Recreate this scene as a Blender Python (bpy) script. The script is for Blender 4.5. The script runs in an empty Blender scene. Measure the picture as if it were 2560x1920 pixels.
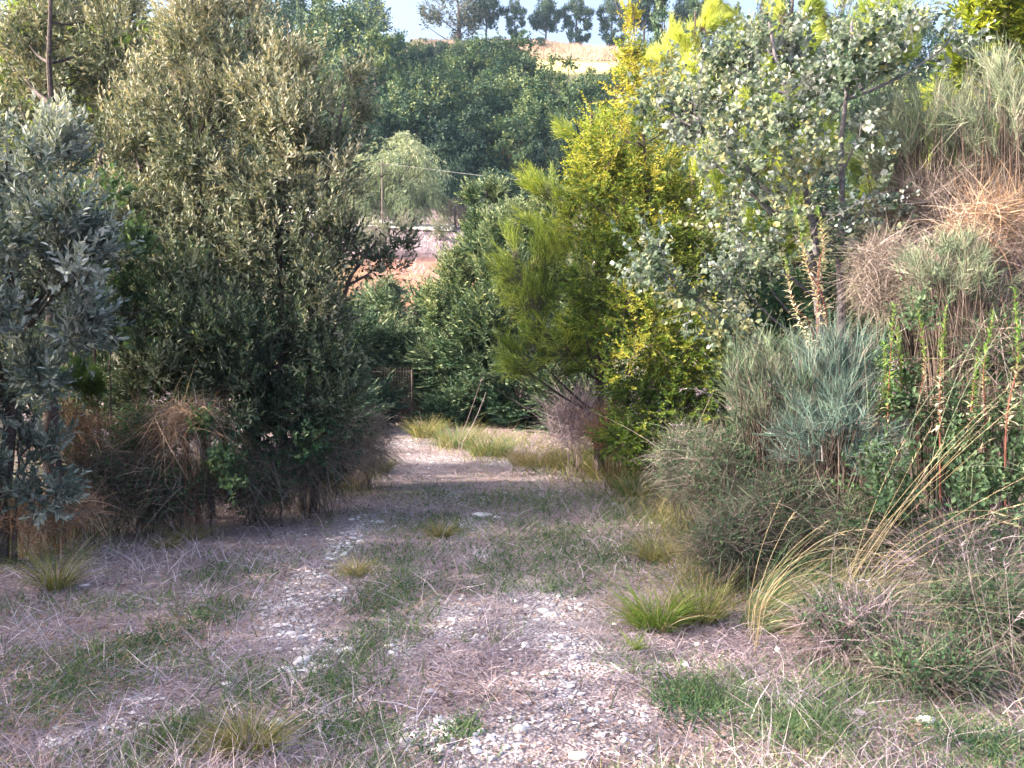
import bpy, math
import numpy as np
from math import radians, pi

# ------------------------------------------------------------------ camera, sky, sun, exposure
scene = bpy.context.scene
COL = scene.collection
F = 880.0                      # focal length in pixels of a 1024 wide frame
EYE = 1.55
PITCH = math.atan(24 / F)
cam_data = bpy.data.cameras.new("camera")
cam_data.sensor_width = 36
cam_data.lens = F * 36 / 1024
cam_data.clip_end = 5000
cam_data.clip_start = 0.05
cam = bpy.data.objects.new("camera", cam_data)
cam.location = (0, 0, EYE)
cam.rotation_euler = (pi / 2 - PITCH, 0, 0)
COL.objects.link(cam)
scene.camera = cam

SUN_AZ, SUN_EL = 101.0, 27.0    # degrees from straight ahead towards the left, height
world = bpy.data.worlds.new("World")
scene.world = world
world.use_nodes = True
wn = world.node_tree.nodes
sky = wn.new("ShaderNodeTexSky")
sky.sky_type = 'NISHITA'
sky.sun_disc = False
sky.sun_elevation = radians(SUN_EL)
sky.sun_rotation = radians(-SUN_AZ)
sky.air_density = 0.8
sky.dust_density = 8.0
sky.ozone_density = 0.5
world.node_tree.links.new(sky.outputs[0], wn["Background"].inputs[0])
wn["Background"].inputs[1].default_value = 0.15

sun_data = bpy.data.lights.new("sun", 'SUN')
sun_data.energy = 2.7
sun_data.angle = radians(0.6)
sun_data.color = (1.0, 0.86, 0.66)
sun = bpy.data.objects.new("sun", sun_data)
sun.rotation_euler = (radians(90 - SUN_EL), 0, radians(180 + SUN_AZ))
COL.objects.link(sun)

scene.view_settings.view_transform = 'Standard'
scene.view_settings.look = 'None'
scene.view_settings.gamma = 1
scene.view_settings.exposure = 2.25
cy = scene.cycles
cy.max_bounces = 5
cy.diffuse_bounces = 3
cy.glossy_bounces = 1
cy.transmission_bounces = 3
cy.volume_bounces = 0
cy.transparent_max_bounces = 4
cy.caustics_reflective = False
cy.caustics_refractive = False
cy.use_denoising = True
cy.sample_clamp_indirect = 4

# ------------------------------------------------------------------ pixel rays and terrain
CP, SP = math.cos(PITCH), math.sin(PITCH)
def ray(px, py):
    a, b = (px - 512) / F, (384 - py) / F
    d = np.array([a, CP + b * SP, -SP + b * CP])
    return d / d[1]
def P(px, py, Y):
    return np.array([0, 0, EYE]) + ray(px, py) * Y

def hash01(ix, iy, seed):
    h = (ix.astype(np.int64) * 374761393 + iy.astype(np.int64) * 668265263 + seed * 1442695041) & 0xffffffff
    h = ((h ^ (h >> 13)) * 1274126177) & 0xffffffff
    return ((h ^ (h >> 16)) & 0xffff) / 65535.0
def vnoise(x, y, s, seed=1):
    x = np.asarray(x, float) / s; y = np.asarray(y, float) / s
    ix, iy = np.floor(x), np.floor(y)
    fx, fy = x - ix, y - iy
    fx = fx * fx * (3 - 2 * fx); fy = fy * fy * (3 - 2 * fy)
    a = hash01(ix, iy, seed); b = hash01(ix + 1, iy, seed)
    c = hash01(ix, iy + 1, seed); d = hash01(ix + 1, iy + 1, seed)
    return (a * (1 - fx) + b * fx) * (1 - fy) + (c * (1 - fx) + d * fx) * fy
def fbm(x, y, s, seed=1, n=3):
    v = 0; a = .5; t = 0
    for i in range(n):
        v = v + a * vnoise(x, y, s / 2 ** i, seed + 17 * i); t += a; a *= .5
    return v / t
def sstep(a, b, x):
    t = np.clip((np.asarray(x, float) - a) / (b - a), 0, 1)
    return t * t * (3 - 2 * t)

_py = np.array([-200, 0, 20, 24, 28, 34, 40, 46, 50.5, 54, 60, 66, 80, 100, 104, 117, 123, 127, 135, 160, 260, 600, 3000.])
_pz = np.array([-6, 0, 0, 0.3, 1.0, 3.0, 5.6, 8.0, 9.2, 9.6, 12.5, 16, 23.5, 33.8, 35.8, 41.3, 45.1, 46.5, 47.5, 47, 40, 20, -60.])
_dy = np.linspace(-200, 600, 8001)
_dz = np.interp(_dy, _py, _pz)
_k = np.hanning(21); _k /= _k.sum()
_dz[20:-20] = np.convolve(_dz, _k, 'same')[20:-20]
def terr(x, y):
    x = np.asarray(x, float); y = np.asarray(y, float)
    h = np.where(y < 600, np.interp(y, _dy, _dz), np.interp(y, _py, _pz))
    far = sstep(26, 70, y)
    h = h * (1 - 0.0012 * np.clip(x, -120, 120) * far)
    h = h - far * sstep(40, 260, np.abs(x)) * 12
    h = h + 1.15 * sstep(3.2, 6.5, x) * sstep(3, 7, y) * (1 - sstep(20, 40, y))
    h = h + 0.5 * sstep(4.5, 9, -x) * sstep(3, 7, y) * (1 - sstep(20, 40, y))
    h = h + (fbm(x, y, 1.1, 5) - .5) * 0.07 * (1 - far)
    h = h + (fbm(x, y, 9, 8) - .5) * (0.10 + 1.5 * far * (1 - .7 * sstep(44, 48, y) * (1 - sstep(56, 60, y))))
    return h
def G(px, py, y0=2.5, y1=200):
    """where the ray through a pixel meets the ground"""
    ys = np.geomspace(y0, y1, 4000)
    r = ray(px, py)
    z = EYE + r[2] * ys; g = terr(r[0] * ys, ys)
    k = np.nonzero(z <= g)[0]
    k = k[0] if len(k) else len(ys) - 1
    return np.array([r[0] * ys[k], ys[k], g[k]])

# ------------------------------------------------------------------ mesh helpers
class Buf:
    def __init__(self): self.v = []; self.f = []; self.t = []; self.m = []; self.n = 0
    def add(self, V, Fc, tone, mi=0):
        V = np.asarray(V, float).reshape(-1, 3); Fc = np.asarray(Fc, int)
        t = np.broadcast_to(np.asarray(tone, float), (len(V),)) if np.ndim(tone) < 1 else np.asarray(tone, float)
        self.v.append(V); self.t.append(t); self.f.append(Fc + self.n); self.m.append(np.full(len(Fc), mi)); self.n += len(V)
    def build(self, name, mats, parent=None, smooth=False):
        me = bpy.data.meshes.new(name)
        V = np.concatenate(self.v); T = np.concatenate(self.t)
        if parent is not None: V = V - np.array(parent.location)
        me.vertices.add(len(V)); me.vertices.foreach_set('co', V.ravel().astype(np.float32))
        tot = [np.full(len(f), f.shape[1]) for f in self.f]
        loops = np.concatenate([f.ravel() for f in self.f]); tot = np.concatenate(tot)
        start = np.concatenate([[0], np.cumsum(tot)[:-1]])
        me.loops.add(len(loops)); me.loops.foreach_set('vertex_index', loops.astype(np.int32))
        me.polygons.add(len(tot)); me.polygons.foreach_set('loop_start', start.astype(np.int32))
        me.polygons.foreach_set('material_index', np.concatenate(self.m).astype(np.int32))
        if smooth: me.polygons.foreach_set('use_smooth', np.ones(len(tot), bool))
        a = me.attributes.new('tone', 'FLOAT', 'POINT'); a.data.foreach_set('value', np.clip(T, 0, 1).astype(np.float32))
        me.update(calc_edges=True)
        if not smooth: me.shade_flat()
        for m in (mats if isinstance(mats, (list, tuple)) else [mats]): me.materials.append(m)
        o = bpy.data.objects.new(name, me); COL.objects.link(o)
        if parent is not None: o.parent = parent
        return o

def tag(o, label=None, cat=None, group=None, kind=None):
    for k, v in (('label', label), ('category', cat), ('group', group), ('kind', kind)):
        if v: o[k] = v
    return o
def thing(name, label, cat, loc, group=None):
    o = bpy.data.objects.new(name, None); o.empty_display_size = .2
    o.location = tuple(float(c) for c in loc); COL.objects.link(o)
    return tag(o, label, cat, group)
def nrm(v):
    return v / np.maximum(np.linalg.norm(v, axis=-1, keepdims=True), 1e-9)
def rdir(R, n):
    return nrm(R.normal(size=(n, 3)))
def frame(d, up=None):
    """columns x,y,z with y along d and z as near up as it can"""
    d = nrm(d)
    if up is None: up = np.broadcast_to([0, 0, 1.0], d.shape)
    x = np.cross(d, up); bad = np.linalg.norm(x, axis=-1) < 1e-4
    x[bad] = np.cross(d[bad], np.broadcast_to([1.0, 0.1, 0], d[bad].shape))
    x = nrm(x); z = np.cross(x, d)
    return np.stack([x, d, z], axis=-1)
def inst(buf, T, Fc, pos, M, scale, tone, mi=0):
    """copies of a small template joined in one go"""
    n = len(pos)
    scale = np.broadcast_to(np.asarray(scale, float).reshape(-1, 1, 1) if np.ndim(scale) < 2 else scale[:, None, :], (n, 1, 3) if np.ndim(scale) > 1 else (n, 1, 1))
    V = pos[:, None, :] + np.einsum('nij,nkj->nki', M, T[None] * scale)
    FF = (Fc[None] + (np.arange(n) * len(T))[:, None, None]).reshape(-1, Fc.shape[1])
    t = np.repeat(np.broadcast_to(tone, (n,)), len(T))
    buf.add(V, FF, t, mi)

# leaf outlines, 1 long along y, folded along the midrib
def leaf_t(w, fold=.12, curl=0.1, nseg=2):
    if nseg == 1:
        T = np.array([[0, 0, 0], [w / 2, .45, fold * w], [0, 1, -curl], [-w / 2, .45, fold * w]])
        return T, np.array([[0, 1, 2, 3]])
    T = np.array([[0, 0, 0], [w / 2, .35, fold * w], [w * .38, .75, fold * w - curl * .5], [0, 1, -curl], [-w * .38, .75, fold * w - curl * .5], [-w / 2, .35, fold * w], [0, .5, -.02]])
    return T, np.array([[0, 1, 2, 6], [6, 2, 3, 4], [0, 6, 4, 5]])
L_OLE = leaf_t(.34, .15, .12)
L_ELM = leaf_t(.5, .12, .15, 1)
L_OAK = leaf_t(.55, .1, .1)
L_FLEA = leaf_t(.27, .12, .35)
L_FAR = leaf_t(.75, .15, .2, 1)
L_WIL = leaf_t(.16, .05, .3, 1)
L_CYP = leaf_t(.30, .1, .25, 1)
a_ = np.linspace(0, 2 * pi, 8, endpoint=False)
L_POP = (np.concatenate([[[0, .55, -.05]], np.stack([(.5 + .09 * np.cos(4 * a_)) * np.sin(a_) * .92, .55 - .52 * np.cos(a_) * (1 + .12 * (a_ > 2.7) * (a_ < 3.6)), .10 * np.cos(2 * a_ + .6) + .06 * np.sin(3 * a_)], 1)]),
         np.array([[0, 1 + i, 1 + (i + 1) % 8] for i in range(8)]))
L_POP = (L_POP[0], L_POP[1])

def sprigs(buf, wood, R, pos, d, L, N, leaf, size, ang=50, t0=.15, tone=.5, tsp=.35, curve=.25, wr=.002, flat=False, droop=0, tone_t=0, jit=.35, tipangle=None, mi=0):
    """leafy twigs: pos,d (M,3), L (M,), N leaves each"""
    M = len(pos)
    if M == 0: return
    L = np.broadcast_to(L, (M,)); d = nrm(d)
    bend = nrm(rdir(R, M) * .6 + np.array([0, 0, 1 - 2 * droop]))
    t = np.linspace(t0, 1, N)[None, :] + R.uniform(-.5, .5, (M, N)) / N
    c = (pos[:, None] + d[:, None] * (L[:, None] * t)[..., None] + bend[:, None] * (curve * L[:, None] * t ** 2)[..., None])
    tang = nrm(d[:, None] + bend[:, None] * (2 * curve * t)[..., None])
    fr = frame(tang.reshape(-1, 3))
    if flat: phi = np.where(np.arange(N) % 2 == 0, 0, pi)[None] + R.normal(0, jit, (M, N))
    else: phi = (np.arange(N) * 2.4)[None] + R.uniform(0, 6.28, (M, 1)) + R.normal(0, jit, (M, N))
    A = np.radians(ang + R.normal(0, 12, (M, N))) * (1 - .45 * t)
    phi = phi.ravel(); A = A.ravel()
    rad = fr[:, :, 0] * np.cos(phi)[:, None] + fr[:, :, 2] * np.sin(phi)[:, None]
    tg = tang.reshape(-1, 3)
    ld = nrm(tg * np.cos(A)[:, None] + rad * np.sin(A)[:, None] + rdir(R, M * N) * .12 - np.array([0, 0, droop * .8]))
    up = nrm(tg * np.sin(A)[:, None] - rad * np.cos(A)[:, None] + np.array([0, 0, .3]) + rdir(R, M * N) * jit * .8)
    fm = frame(ld, up)
    s = size * R.uniform(.45, 1.3, M * N) * (1.1 - .35 * t.ravel())
    tb = np.broadcast_to(tone, (M,))[:, None] + R.normal(0, tsp / 2, (M, 1)) * .6 + R.normal(0, tsp / 2, (M, N)) + tone_t * (t - .5)
    inst(buf, leaf[0], leaf[1], c.reshape(-1, 3), fm, s, tb.ravel(), mi)
    if wood is not None:
        strands(wood, R, pos, d, L, bend * curve, wr, 3, .5, flatr=False)

def strands(buf, R, pos, d, L, bend, w, segs, tone, tsp=0, flatr=True, mi=0, tone_t=0):
    """thin tapering stems: ribbons (flatr) or three-sided stalks"""
    M = len(pos); L = np.broadcast_to(L, (M,)); w = np.broadcast_to(w, (M,))
    t = np.linspace(0, 1, segs + 1)
    c = pos[:, None] + (d * L[:, None])[:, None] * t[None, :, None] + (bend * L[:, None])[:, None] * (t ** 2)[None, :, None]
    tone = np.broadcast_to(tone, (M,)) + R.normal(0, 1, M) * tsp
    tn = np.broadcast_to(tone[:, None], (M, segs + 1)) + tone_t * (t - .5)[None]
    taper = (1 - .82 * t)
    if flatr:
        x = nrm(np.cross(d, rdir(R, M)))
        V = np.stack([c - x[:, None] * (w[:, None] * taper)[..., None] / 2, c + x[:, None] * (w[:, None] * taper)[..., None] / 2], 2)
        k = 2
        q = np.array([[2 * i, 2 * i + 1, 2 * i + 3, 2 * i + 2] for i in range(segs)])
    else:
        x = nrm(np.cross(d, rdir(R, M))); y = nrm(np.cross(d, x))
        rr = (w[:, None] * taper)[..., None]
        V = np.stack([c + (x * math.cos(a) + y * math.sin(a))[:, None] * rr for a in (0, 2.094, 4.189)], 2)
        k = 3
        q = np.array([[3 * i + j, 3 * i + (j + 1) % 3, 3 * i + 3 + (j + 1) % 3, 3 * i + 3 + j] for i in range(segs) for j in range(3)])
    FF = (q[None] + (np.arange(M) * k * (segs + 1))[:, None, None]).reshape(-1, 4)
    buf.add(V, FF, np.repeat(tn.ravel(), k), mi)

def tube(buf, pts, rad, sides=6, tone=.5, mi=0):
    pts = np.asarray(pts, float); n = len(pts)
    rad = np.broadcast_to(np.asarray(rad, float), (n,))
    tg = nrm(np.gradient(pts, axis=0)); fr = frame(tg, np.broadcast_to([.3, .9, .2], tg.shape))
    a = np.linspace(0, 2 * pi, sides, endpoint=False)
    V = pts[:, None] + rad[:, None, None] * (fr[:, None, :, 0] * np.cos(a)[None, :, None] + fr[:, None, :, 2] * np.sin(a)[None, :, None])
    q = np.array([[i * sides + j, i * sides + (j + 1) % sides, (i + 1) * sides + (j + 1) % sides, (i + 1) * sides + j] for i in range(n - 1) for j in range(sides)])
    buf.add(V, q, tone, mi)
def bez(a, b, c, n=7):
    t = np.linspace(0, 1, n)[:, None]
    return (1 - t) ** 2 * a + 2 * t * (1 - t) * b + t * t * c
def smooth_path(pts, n=14):
    pts = np.asarray(pts, float)
    if len(pts) == 2: return pts[0] + (pts[1] - pts[0]) * np.linspace(0, 1, n)[:, None]
    t = np.linspace(0, len(pts) - 1, n); out = []
    Q = np.vstack([2 * pts[0] - pts[1], pts, 2 * pts[-1] - pts[-2]])
    for u in t:
        i = min(int(u), len(pts) - 2); f = u - i; a, b, c, d = Q[i:i + 4]
        out.append(.5 * ((2 * b) + (c - a) * f + (2 * a - 5 * b + 4 * c - d) * f ** 2 + (3 * b - a - 3 * c + d) * f ** 3))
    return np.array(out)

# ------------------------------------------------------------------ materials
def srgb(c):
    c = [x / 255 for x in c]
    return tuple((x / 12.92 if x <= .04045 else ((x + .055) / 1.055) ** 2.4) for x in c) + (1,)
def ramp(nt, cols):
    r = nt.nodes.new("ShaderNodeValToRGB"); e = r.color_ramp.elements
    while len(e) < len(cols): e.new(.5)
    for i, c in enumerate(cols):
        e[i].position = i / (len(cols) - 1); e[i].color = tuple(c) + (1,) if len(c) == 3 else c
    return r
def mat_leaf(name, cols, trans=.35, rough=.55, back=None, spec=.25, tsat=(1.15, 1.1, .55)):
    m = bpy.data.materials.new(name); m.use_nodes = True; nt = m.node_tree; N = nt.nodes; K = nt.links
    p = N["Principled BSDF"]; out = N["Material Output"]
    at = N.new("ShaderNodeAttribute"); at.attribute_name = 'tone'
    no = N.new("ShaderNodeTexNoise"); no.inputs['Scale'].default_value = 1.3; no.inputs['Detail'].default_value = 1
    tc = N.new("ShaderNodeNewGeometry"); K.new(tc.outputs['Position'], no.inputs['Vector'])
    ma = N.new("ShaderNodeMath"); ma.operation = 'MULTIPLY_ADD'; K.new(no.outputs[0], ma.inputs[0]); ma.inputs[1].default_value = .6
    ad = N.new("ShaderNodeMath"); ad.operation = 'ADD'; ad.inputs[1].default_value = -.3
    K.new(at.outputs['Fac'], ad.inputs[0]); K.new(ad.outputs[0], ma.inputs[2])
    r = ramp(nt, cols); K.new(ma.outputs[0], r.inputs[0]); c = r.outputs[0]
    if back:
        r2 = ramp(nt, back); K.new(ma.outputs[0], r2.inputs[0])
        mx = N.new("ShaderNodeMix"); mx.data_type = 'RGBA'
        K.new(tc.outputs['Backfacing'], mx.inputs[0]); K.new(c, mx.inputs[6]); K.new(r2.outputs[0], mx.inputs[7]); c = mx.outputs[2]
    K.new(c, p.inputs['Base Color']); p.inputs['Roughness'].default_value = rough
    p.inputs['Specular IOR Level'].default_value = spec
    if trans > 0:
        tr = N.new("ShaderNodeBsdfTranslucent"); mu = N.new("ShaderNodeMix"); mu.data_type = 'RGBA'; mu.blend_type = 'MULTIPLY'
        mu.inputs[0].default_value = 1; K.new(c, mu.inputs[6]); mu.inputs[7].default_value = (*tsat, 1)
        K.new(mu.outputs[2], tr.inputs[0])
        ms = N.new("ShaderNodeMixShader"); ms.inputs[0].default_value = trans
        K.new(p.outputs[0], ms.inputs[1]); K.new(tr.outputs[0], ms.inputs[2]); K.new(ms.outputs[0], out.inputs[0])
    return m
def mat_plain(name, c1, c2, scale=8, rough=.85, bump=.3):
    m = bpy.data.materials.new(name); m.use_nodes = True; nt = m.node_tree; N = nt.nodes; K = nt.links
    p = N["Principled BSDF"]; p.inputs['Roughness'].default_value = rough; p.inputs['Specular IOR Level'].default_value = .2
    g = N.new("ShaderNodeNewGeometry"); no = N.new("ShaderNodeTexNoise"); no.inputs['Scale'].default_value = scale; no.inputs['Detail'].default_value = 5
    K.new(g.outputs['Position'], no.inputs['Vector'])
    r = ramp(nt, [c1, c2]); r.color_ramp.elements[0].position = .35; r.color_ramp.elements[1].position = .65
    K.new(no.outputs[0], r.inputs[0]); K.new(r.outputs[0], p.inputs['Base Color'])
    b = N.new("ShaderNodeBump"); b.inputs['Strength'].default_value = bump; b.inputs['Distance'].default_value = .02
    K.new(no.outputs[0], b.inputs['Height']); K.new(b.outputs[0], p.inputs['Normal'])
    return m

M_bark = mat_plain("bark_dark", (.05, .04, .045), (.12, .095, .095), 30)
M_barkgrey = mat_plain("bark_grey", (.10, .095, .12), (.23, .21, .24), 25)
M_twig = mat_plain("twig", (.07, .055, .05), (.13, .10, .09), 30)
M_pole = mat_plain("weathered_wood", (.12, .10, .09), (.2, .17, .16), 6)
M_wire = mat_plain("galvanised_wire", (.30, .30, .30), (.42, .42, .42), 10, .45)
M_wood = M_twig
M_rust = mat_plain("rusty_iron", (.06, .05, .05), (.12, .10, .09), 10, .7)
OLE = mat_leaf("oleaster_leaf", [(.06, .09, .06), (.13, .17, .12), (.24, .27, .21), (.46, .45, .36)], .25, .5, spec=.3, tsat=(1.15, 1.0, .6))
OLEB = mat_leaf("oleaster_leaf_blue", [(.07, .11, .10), (.16, .21, .20), (.32, .37, .36), (.60, .64, .62)], .2, .5, spec=.3)
OLEG = mat_leaf("dark_green_leaf", [(.035, .065, .045), (.075, .12, .075), (.15, .20, .13), (.34, .37, .28)], .25, .5, spec=.3)
GREEN = mat_leaf("oak_sapling_leaf", [(.04, .08, .045), (.075, .14, .075), (.12, .20, .11), (.20, .28, .17)], .35)
BRAM = mat_leaf("bramble_leaf", [(.03, .07, .045), (.05, .12, .065), (.09, .17, .08), (.15, .22, .12)], .3)
POP = mat_leaf("white_poplar_leaf", [(.045, .08, .05), (.09, .135, .09), (.17, .22, .15), (.46, .42, .20)], .3, .5, back=[(.14, .19, .20), (.29, .36, .38), (.52, .58, .60), (.66, .67, .64)], spec=.35, tsat=(1.0, 1.05, .6))
ELM = mat_leaf("elm_leaf", [(.05, .10, .025), (.11, .19, .03), (.21, .29, .06), (.46, .46, .09), (.60, .54, .13)], .45, tsat=(1.1, 1.05, .4))
PINE = mat_leaf("pine_needle", [(.08, .14, .05), (.17, .26, .075), (.34, .43, .11), (.56, .60, .19)], .45, tsat=(1.1, 1.1, .4))
CYP = mat_leaf("cypress_scale", [(.03, .07, .05), (.07, .13, .09), (.15, .22, .14), (.32, .38, .25)], .15)
CYPP = mat_leaf("pale_cypress_scale", [(.035, .075, .045), (.09, .15, .085), (.20, .27, .15), (.42, .46, .28)], .15)
CYPY = mat_leaf("yellow_cypress_scale", [(.08, .13, .02), (.20, .27, .03), (.36, .42, .05), (.52, .54, .08)], .35)
BROOM = mat_leaf("broom_stem", [(.07, .12, .07), (.14, .20, .13), (.24, .29, .20), (.38, .39, .29)], .0, .6)
BROOMB = mat_leaf("blue_broom_stem", [(.07, .12, .11), (.12, .19, .165), (.19, .28, .24), (.30, .38, .33)], .0, .6)
DRY = mat_leaf("dry_stem", [(.085, .07, .065), (.18, .148, .14), (.31, .265, .25), (.48, .42, .40)], .1, .8, tsat=(1.1, .9, .7))
RUST = mat_leaf("rust_straw", [(.17, .09, .06), (.32, .19, .13), (.48, .33, .23), (.62, .48, .37)], .2, .8)
STRAW = mat_leaf("lilac_straw", [(.15, .11, .125), (.30, .235, .27), (.49, .41, .47), (.76, .69, .77)], .15, .8, tsat=(1.0, .9, .9))
GOLD = mat_leaf("golden_straw", [(.20, .155, .09), (.36, .29, .17), (.50, .42, .27), (.62, .55, .40)], .25, .75)
GRASS = mat_leaf("green_grass", [(.07, .12, .06), (.11, .19, .09), (.18, .27, .13), (.32, .36, .20)], .3)
LUSH = mat_leaf("lush_grass", [(.09, .16, .04), (.15, .25, .05), (.24, .36, .08), (.36, .46, .14)], .4)
TUSS = mat_leaf("tussock_blade", [(.07, .10, .035), (.14, .18, .055), (.26, .27, .10), (.42, .37, .19)], .3)
FLEA = mat_leaf("fleabane_leaf", [(.62, .54, .44), (.60, .56, .38), (.26, .38, .11), (.17, .32, .08)], .3, tsat=(1.0, 1.0, .75))
OAKF = mat_leaf("far_oak_leaf", [(.018, .05, .045), (.04, .09, .065), (.095, .16, .085), (.26, .31, .15)], .2)
PINF = mat_leaf("far_pine_needle", [(.02, .045, .045), (.035, .075, .065), (.07, .115, .08), (.12, .16, .10)], .15)
WILL = mat_leaf("willow_leaf", [(.08, .12, .09), (.16, .22, .155), (.27, .33, .24), (.42, .46, .34)], .3)
SCRUB = mat_leaf("scrub_leaf", [(.16, .13, .13), (.26, .22, .19), (.38, .33, .26), (.50, .46, .36)], .2)
AUT = mat_leaf("autumn_leaf", [(.10, .13, .05), (.30, .24, .08), (.50, .32, .10), (.58, .42, .12)], .3)
CHALK = mat_plain("chalky_stone", (.48, .46, .46), (.74, .72, .72), 14, .9, .4)

# ------------------------------------------------------------------ clustered crowns
def lump_px(px, py, rx, ry, Y, df=1.0):
    k = Y / F
    return (P(px, py, Y), np.array([rx * k, rx * k * df, ry * k]))

DENSE = 2.1
def clusters(R, lumps, per, rmin=.55, rmax=1.08):
    out = []
    for (c, r) in lumps:
        k = max(3, int(round(per * (r[0] * r[2] + r[0] * r[1] + r[1] * r[2]))))
        u = rdir(R, k * 3)
        rr = rmin + (rmax - rmin) * R.uniform(0, 1, len(u)) ** .6
        p = c + u * r * rr[:, None]
        # drop points deep inside another lump
        keep = np.ones(len(p), bool)
        for (c2, r2) in lumps:
            if c2 is c: continue
            keep &= (((p - c2) / r2) ** 2).sum(1) > .35 ** 2
        p = p[keep][:k]; u = u[keep][:k]
        out.append((p, u, np.full(len(p), r.min())))
    return [np.concatenate(z) for z in zip(*out)]

def grow(trunk_buf, R, cl, trunks, r0=.03, every=1, sides=5):
    """limbs from the nearest suitable trunk point to cluster centres"""
    allp = []
    for tp in trunks: allp.append(tp)
    for i in range(0, len(cl), every):
        c = cl[i]; best = None
        for tp in allp:
            h = np.hypot(tp[:, 0] - c[0], tp[:, 1] - c[1])
            cost = np.abs(tp[:, 2] - (c[2] - .7 * h)) + h * .35
            k = int(np.argmin(cost))
            if best is None or cost[k] < best[0]: best = (cost[k], tp[k], h[k])
        a = best[1]
        mid = (a + c) / 2 + np.array([0, 0, -.12 * best[2]]) + R.normal(0, .05, 3) * np.linalg.norm(c - a)
        L = np.linalg.norm(c - a)
        tube(trunk_buf, bez(a, mid, c, 6), np.linspace(min(r0, .010 + L * .012), .003 + r0 * .08, 6), sides)

def plant(name, label, cat, lumps, trunks, kind, mat, seed, per=9, spc=26, size=.055, slen=.22, tone=.5, tonez=0, trunk_r=.05, twigs=True,
          bark=None, limb_every=2, group=None, parts=('trunk', 'crown'), fleck=None, droop=0, rad_k=.30, build=True, tsp=.35, upk=.55, loc=None, dm=1.0):
    R = np.random.default_rng(seed)
    if loc is None: per *= DENSE * dm; size *= 1.18; spc = int(spc * 1.2); lumps = [(c, r * .86) for c, r in lumps]; limb_every = int(limb_every * DENSE)
    base = np.array(trunks[0][0], float) if loc is None else loc
    root = thing(name, label, cat, base, group)
    tb, cb = Buf(), Buf()
    tps = []
    for tp in trunks:
        q = smooth_path(tp, 16); tps.append(q)
        rr = trunk_r * np.linspace(1.15, .28, 16); rr[0] *= 1.3
        q2 = q + R.normal(0, .012, q.shape) * np.linspace(.3, 1, 16)[:, None]
        tube(tb, q2, rr, 8)
    cp, cu, cr = clusters(R, lumps, per)
    grow(tb, R, cp, tps, trunk_r * .5, limb_every)
    n = len(cp)
    ctone = R.normal(0, .15, n)
    idx = np.repeat(np.arange(n), R.integers(int(spc * .6), int(spc * 1.4) + 1, n))
    cluster_r = np.minimum(cr * rad_k, .9 if size > .12 else .42)
    off = R.normal(0, 1, (len(idx), 3)) * cluster_r[idx][:, None] * .62
    pos = cp[idx] + off
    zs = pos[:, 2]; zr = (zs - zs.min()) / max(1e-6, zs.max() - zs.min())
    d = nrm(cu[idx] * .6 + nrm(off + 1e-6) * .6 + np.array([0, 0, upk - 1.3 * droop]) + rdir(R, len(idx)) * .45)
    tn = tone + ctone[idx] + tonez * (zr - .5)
    if fleck is not None: tn = tn + fleck(pos)
    Ls = slen * R.uniform(.6, 1.35, len(idx))
    wood = tb if twigs else None
    if kind == 'ole': sprigs(cb, wood, R, pos, d, Ls, 13, L_OLE, size * 1.22, 46, .1, tn, tsp * 1.5)
    elif kind == 'oak': sprigs(cb, wood, R, pos, d, Ls, 10, L_OAK, size, 65, .2, tn, tsp)
    elif kind == 'elm': sprigs(cb, wood, R, pos, d, Ls, 16, L_ELM, size, 55, .05, tn, tsp, curve=.35, flat=True, droop=.3, jit=.5)
    elif kind == 'poplar': sprigs(cb, wood, R, pos, d, Ls * 1.15, 12, L_POP, size * .84, 75, .1, tn, tsp * 1.3, jit=1.3, droop=.15, wr=.003)
    elif kind == 'far': sprigs(cb, None, R, pos, d, Ls, 6, L_FAR, size, 60, .1, tn, tsp)
    elif kind == 'willow': sprigs(cb, wood, R, pos, d, Ls, 16, L_WIL, size, 35, .05, tn, tsp, curve=.8, droop=.9)
    elif kind == 'cypress':
        sprigs(cb, wood, R, pos, d, Ls, 16, L_CYP, size * 1.7, 36, .05, tn, tsp * 1.6, flat=True, jit=.3, curve=.15)
        d2 = nrm(d + rdir(R, len(d)) * .5)
        sprigs(cb, None, R, pos, d2, Ls * .7, 10, L_CYP, size * 1.3, 36, .1, tn, tsp, flat=True, jit=.3, curve=.15)
    elif kind == 'pine':
        d = nrm(cu[idx] * .9 + np.array([0, 0, .8]) + rdir(R, len(idx)) * .35)
        M = len(pos); K = 44
        sh = Ls[:, None] * R.uniform(0, 1, (M, K)) ** .8
        b = pos[:, None] + d[:, None] * sh[..., None]
        nd = nrm(d[:, None] * .95 + R.normal(0, .36, (M, K, 3)))
        tt = np.repeat(tn, K) + R.normal(0, tsp / 2, M * K)
        strands(cb, R, b.reshape(-1, 3), nd.reshape(-1, 3), size * R.uniform(.7, 1.2, M * K), np.zeros((M * K, 3)), size * .05, 1, tt)
        if twigs: strands(tb, R, pos - d * .1, d, Ls + .1, np.zeros_like(d), .004, 2, .5, flatr=False)
    if kind in ('ole', 'poplar', 'elm') and loc is None:      # bare dead twigs poking out between the leaves
        nb = len(cp) * 3; ib = R.integers(0, n, nb)
        strands(tb, R, cp[ib] + R.normal(0, .08, (nb, 3)), nrm(cu[ib] * .7 + rdir(R, nb) * .7 + np.array([0, 0, .5])), R.uniform(.15, .5, nb), rdir(R, nb) * .12, .0035, 3, .5, flatr=False)
    trunk = tb.build(parts[0], bark or M_bark, root)
    crown = cb.build(parts[1], mat, root)
    return root

def ground_at(x, y, dz=-.05): return np.array([x, y, float(terr(x, y)) + dz])
def gx(px, Y, dz=-.05):
    x = (px - 512) / F * Y * 1.0
    return ground_at(x, Y, dz)

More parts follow.
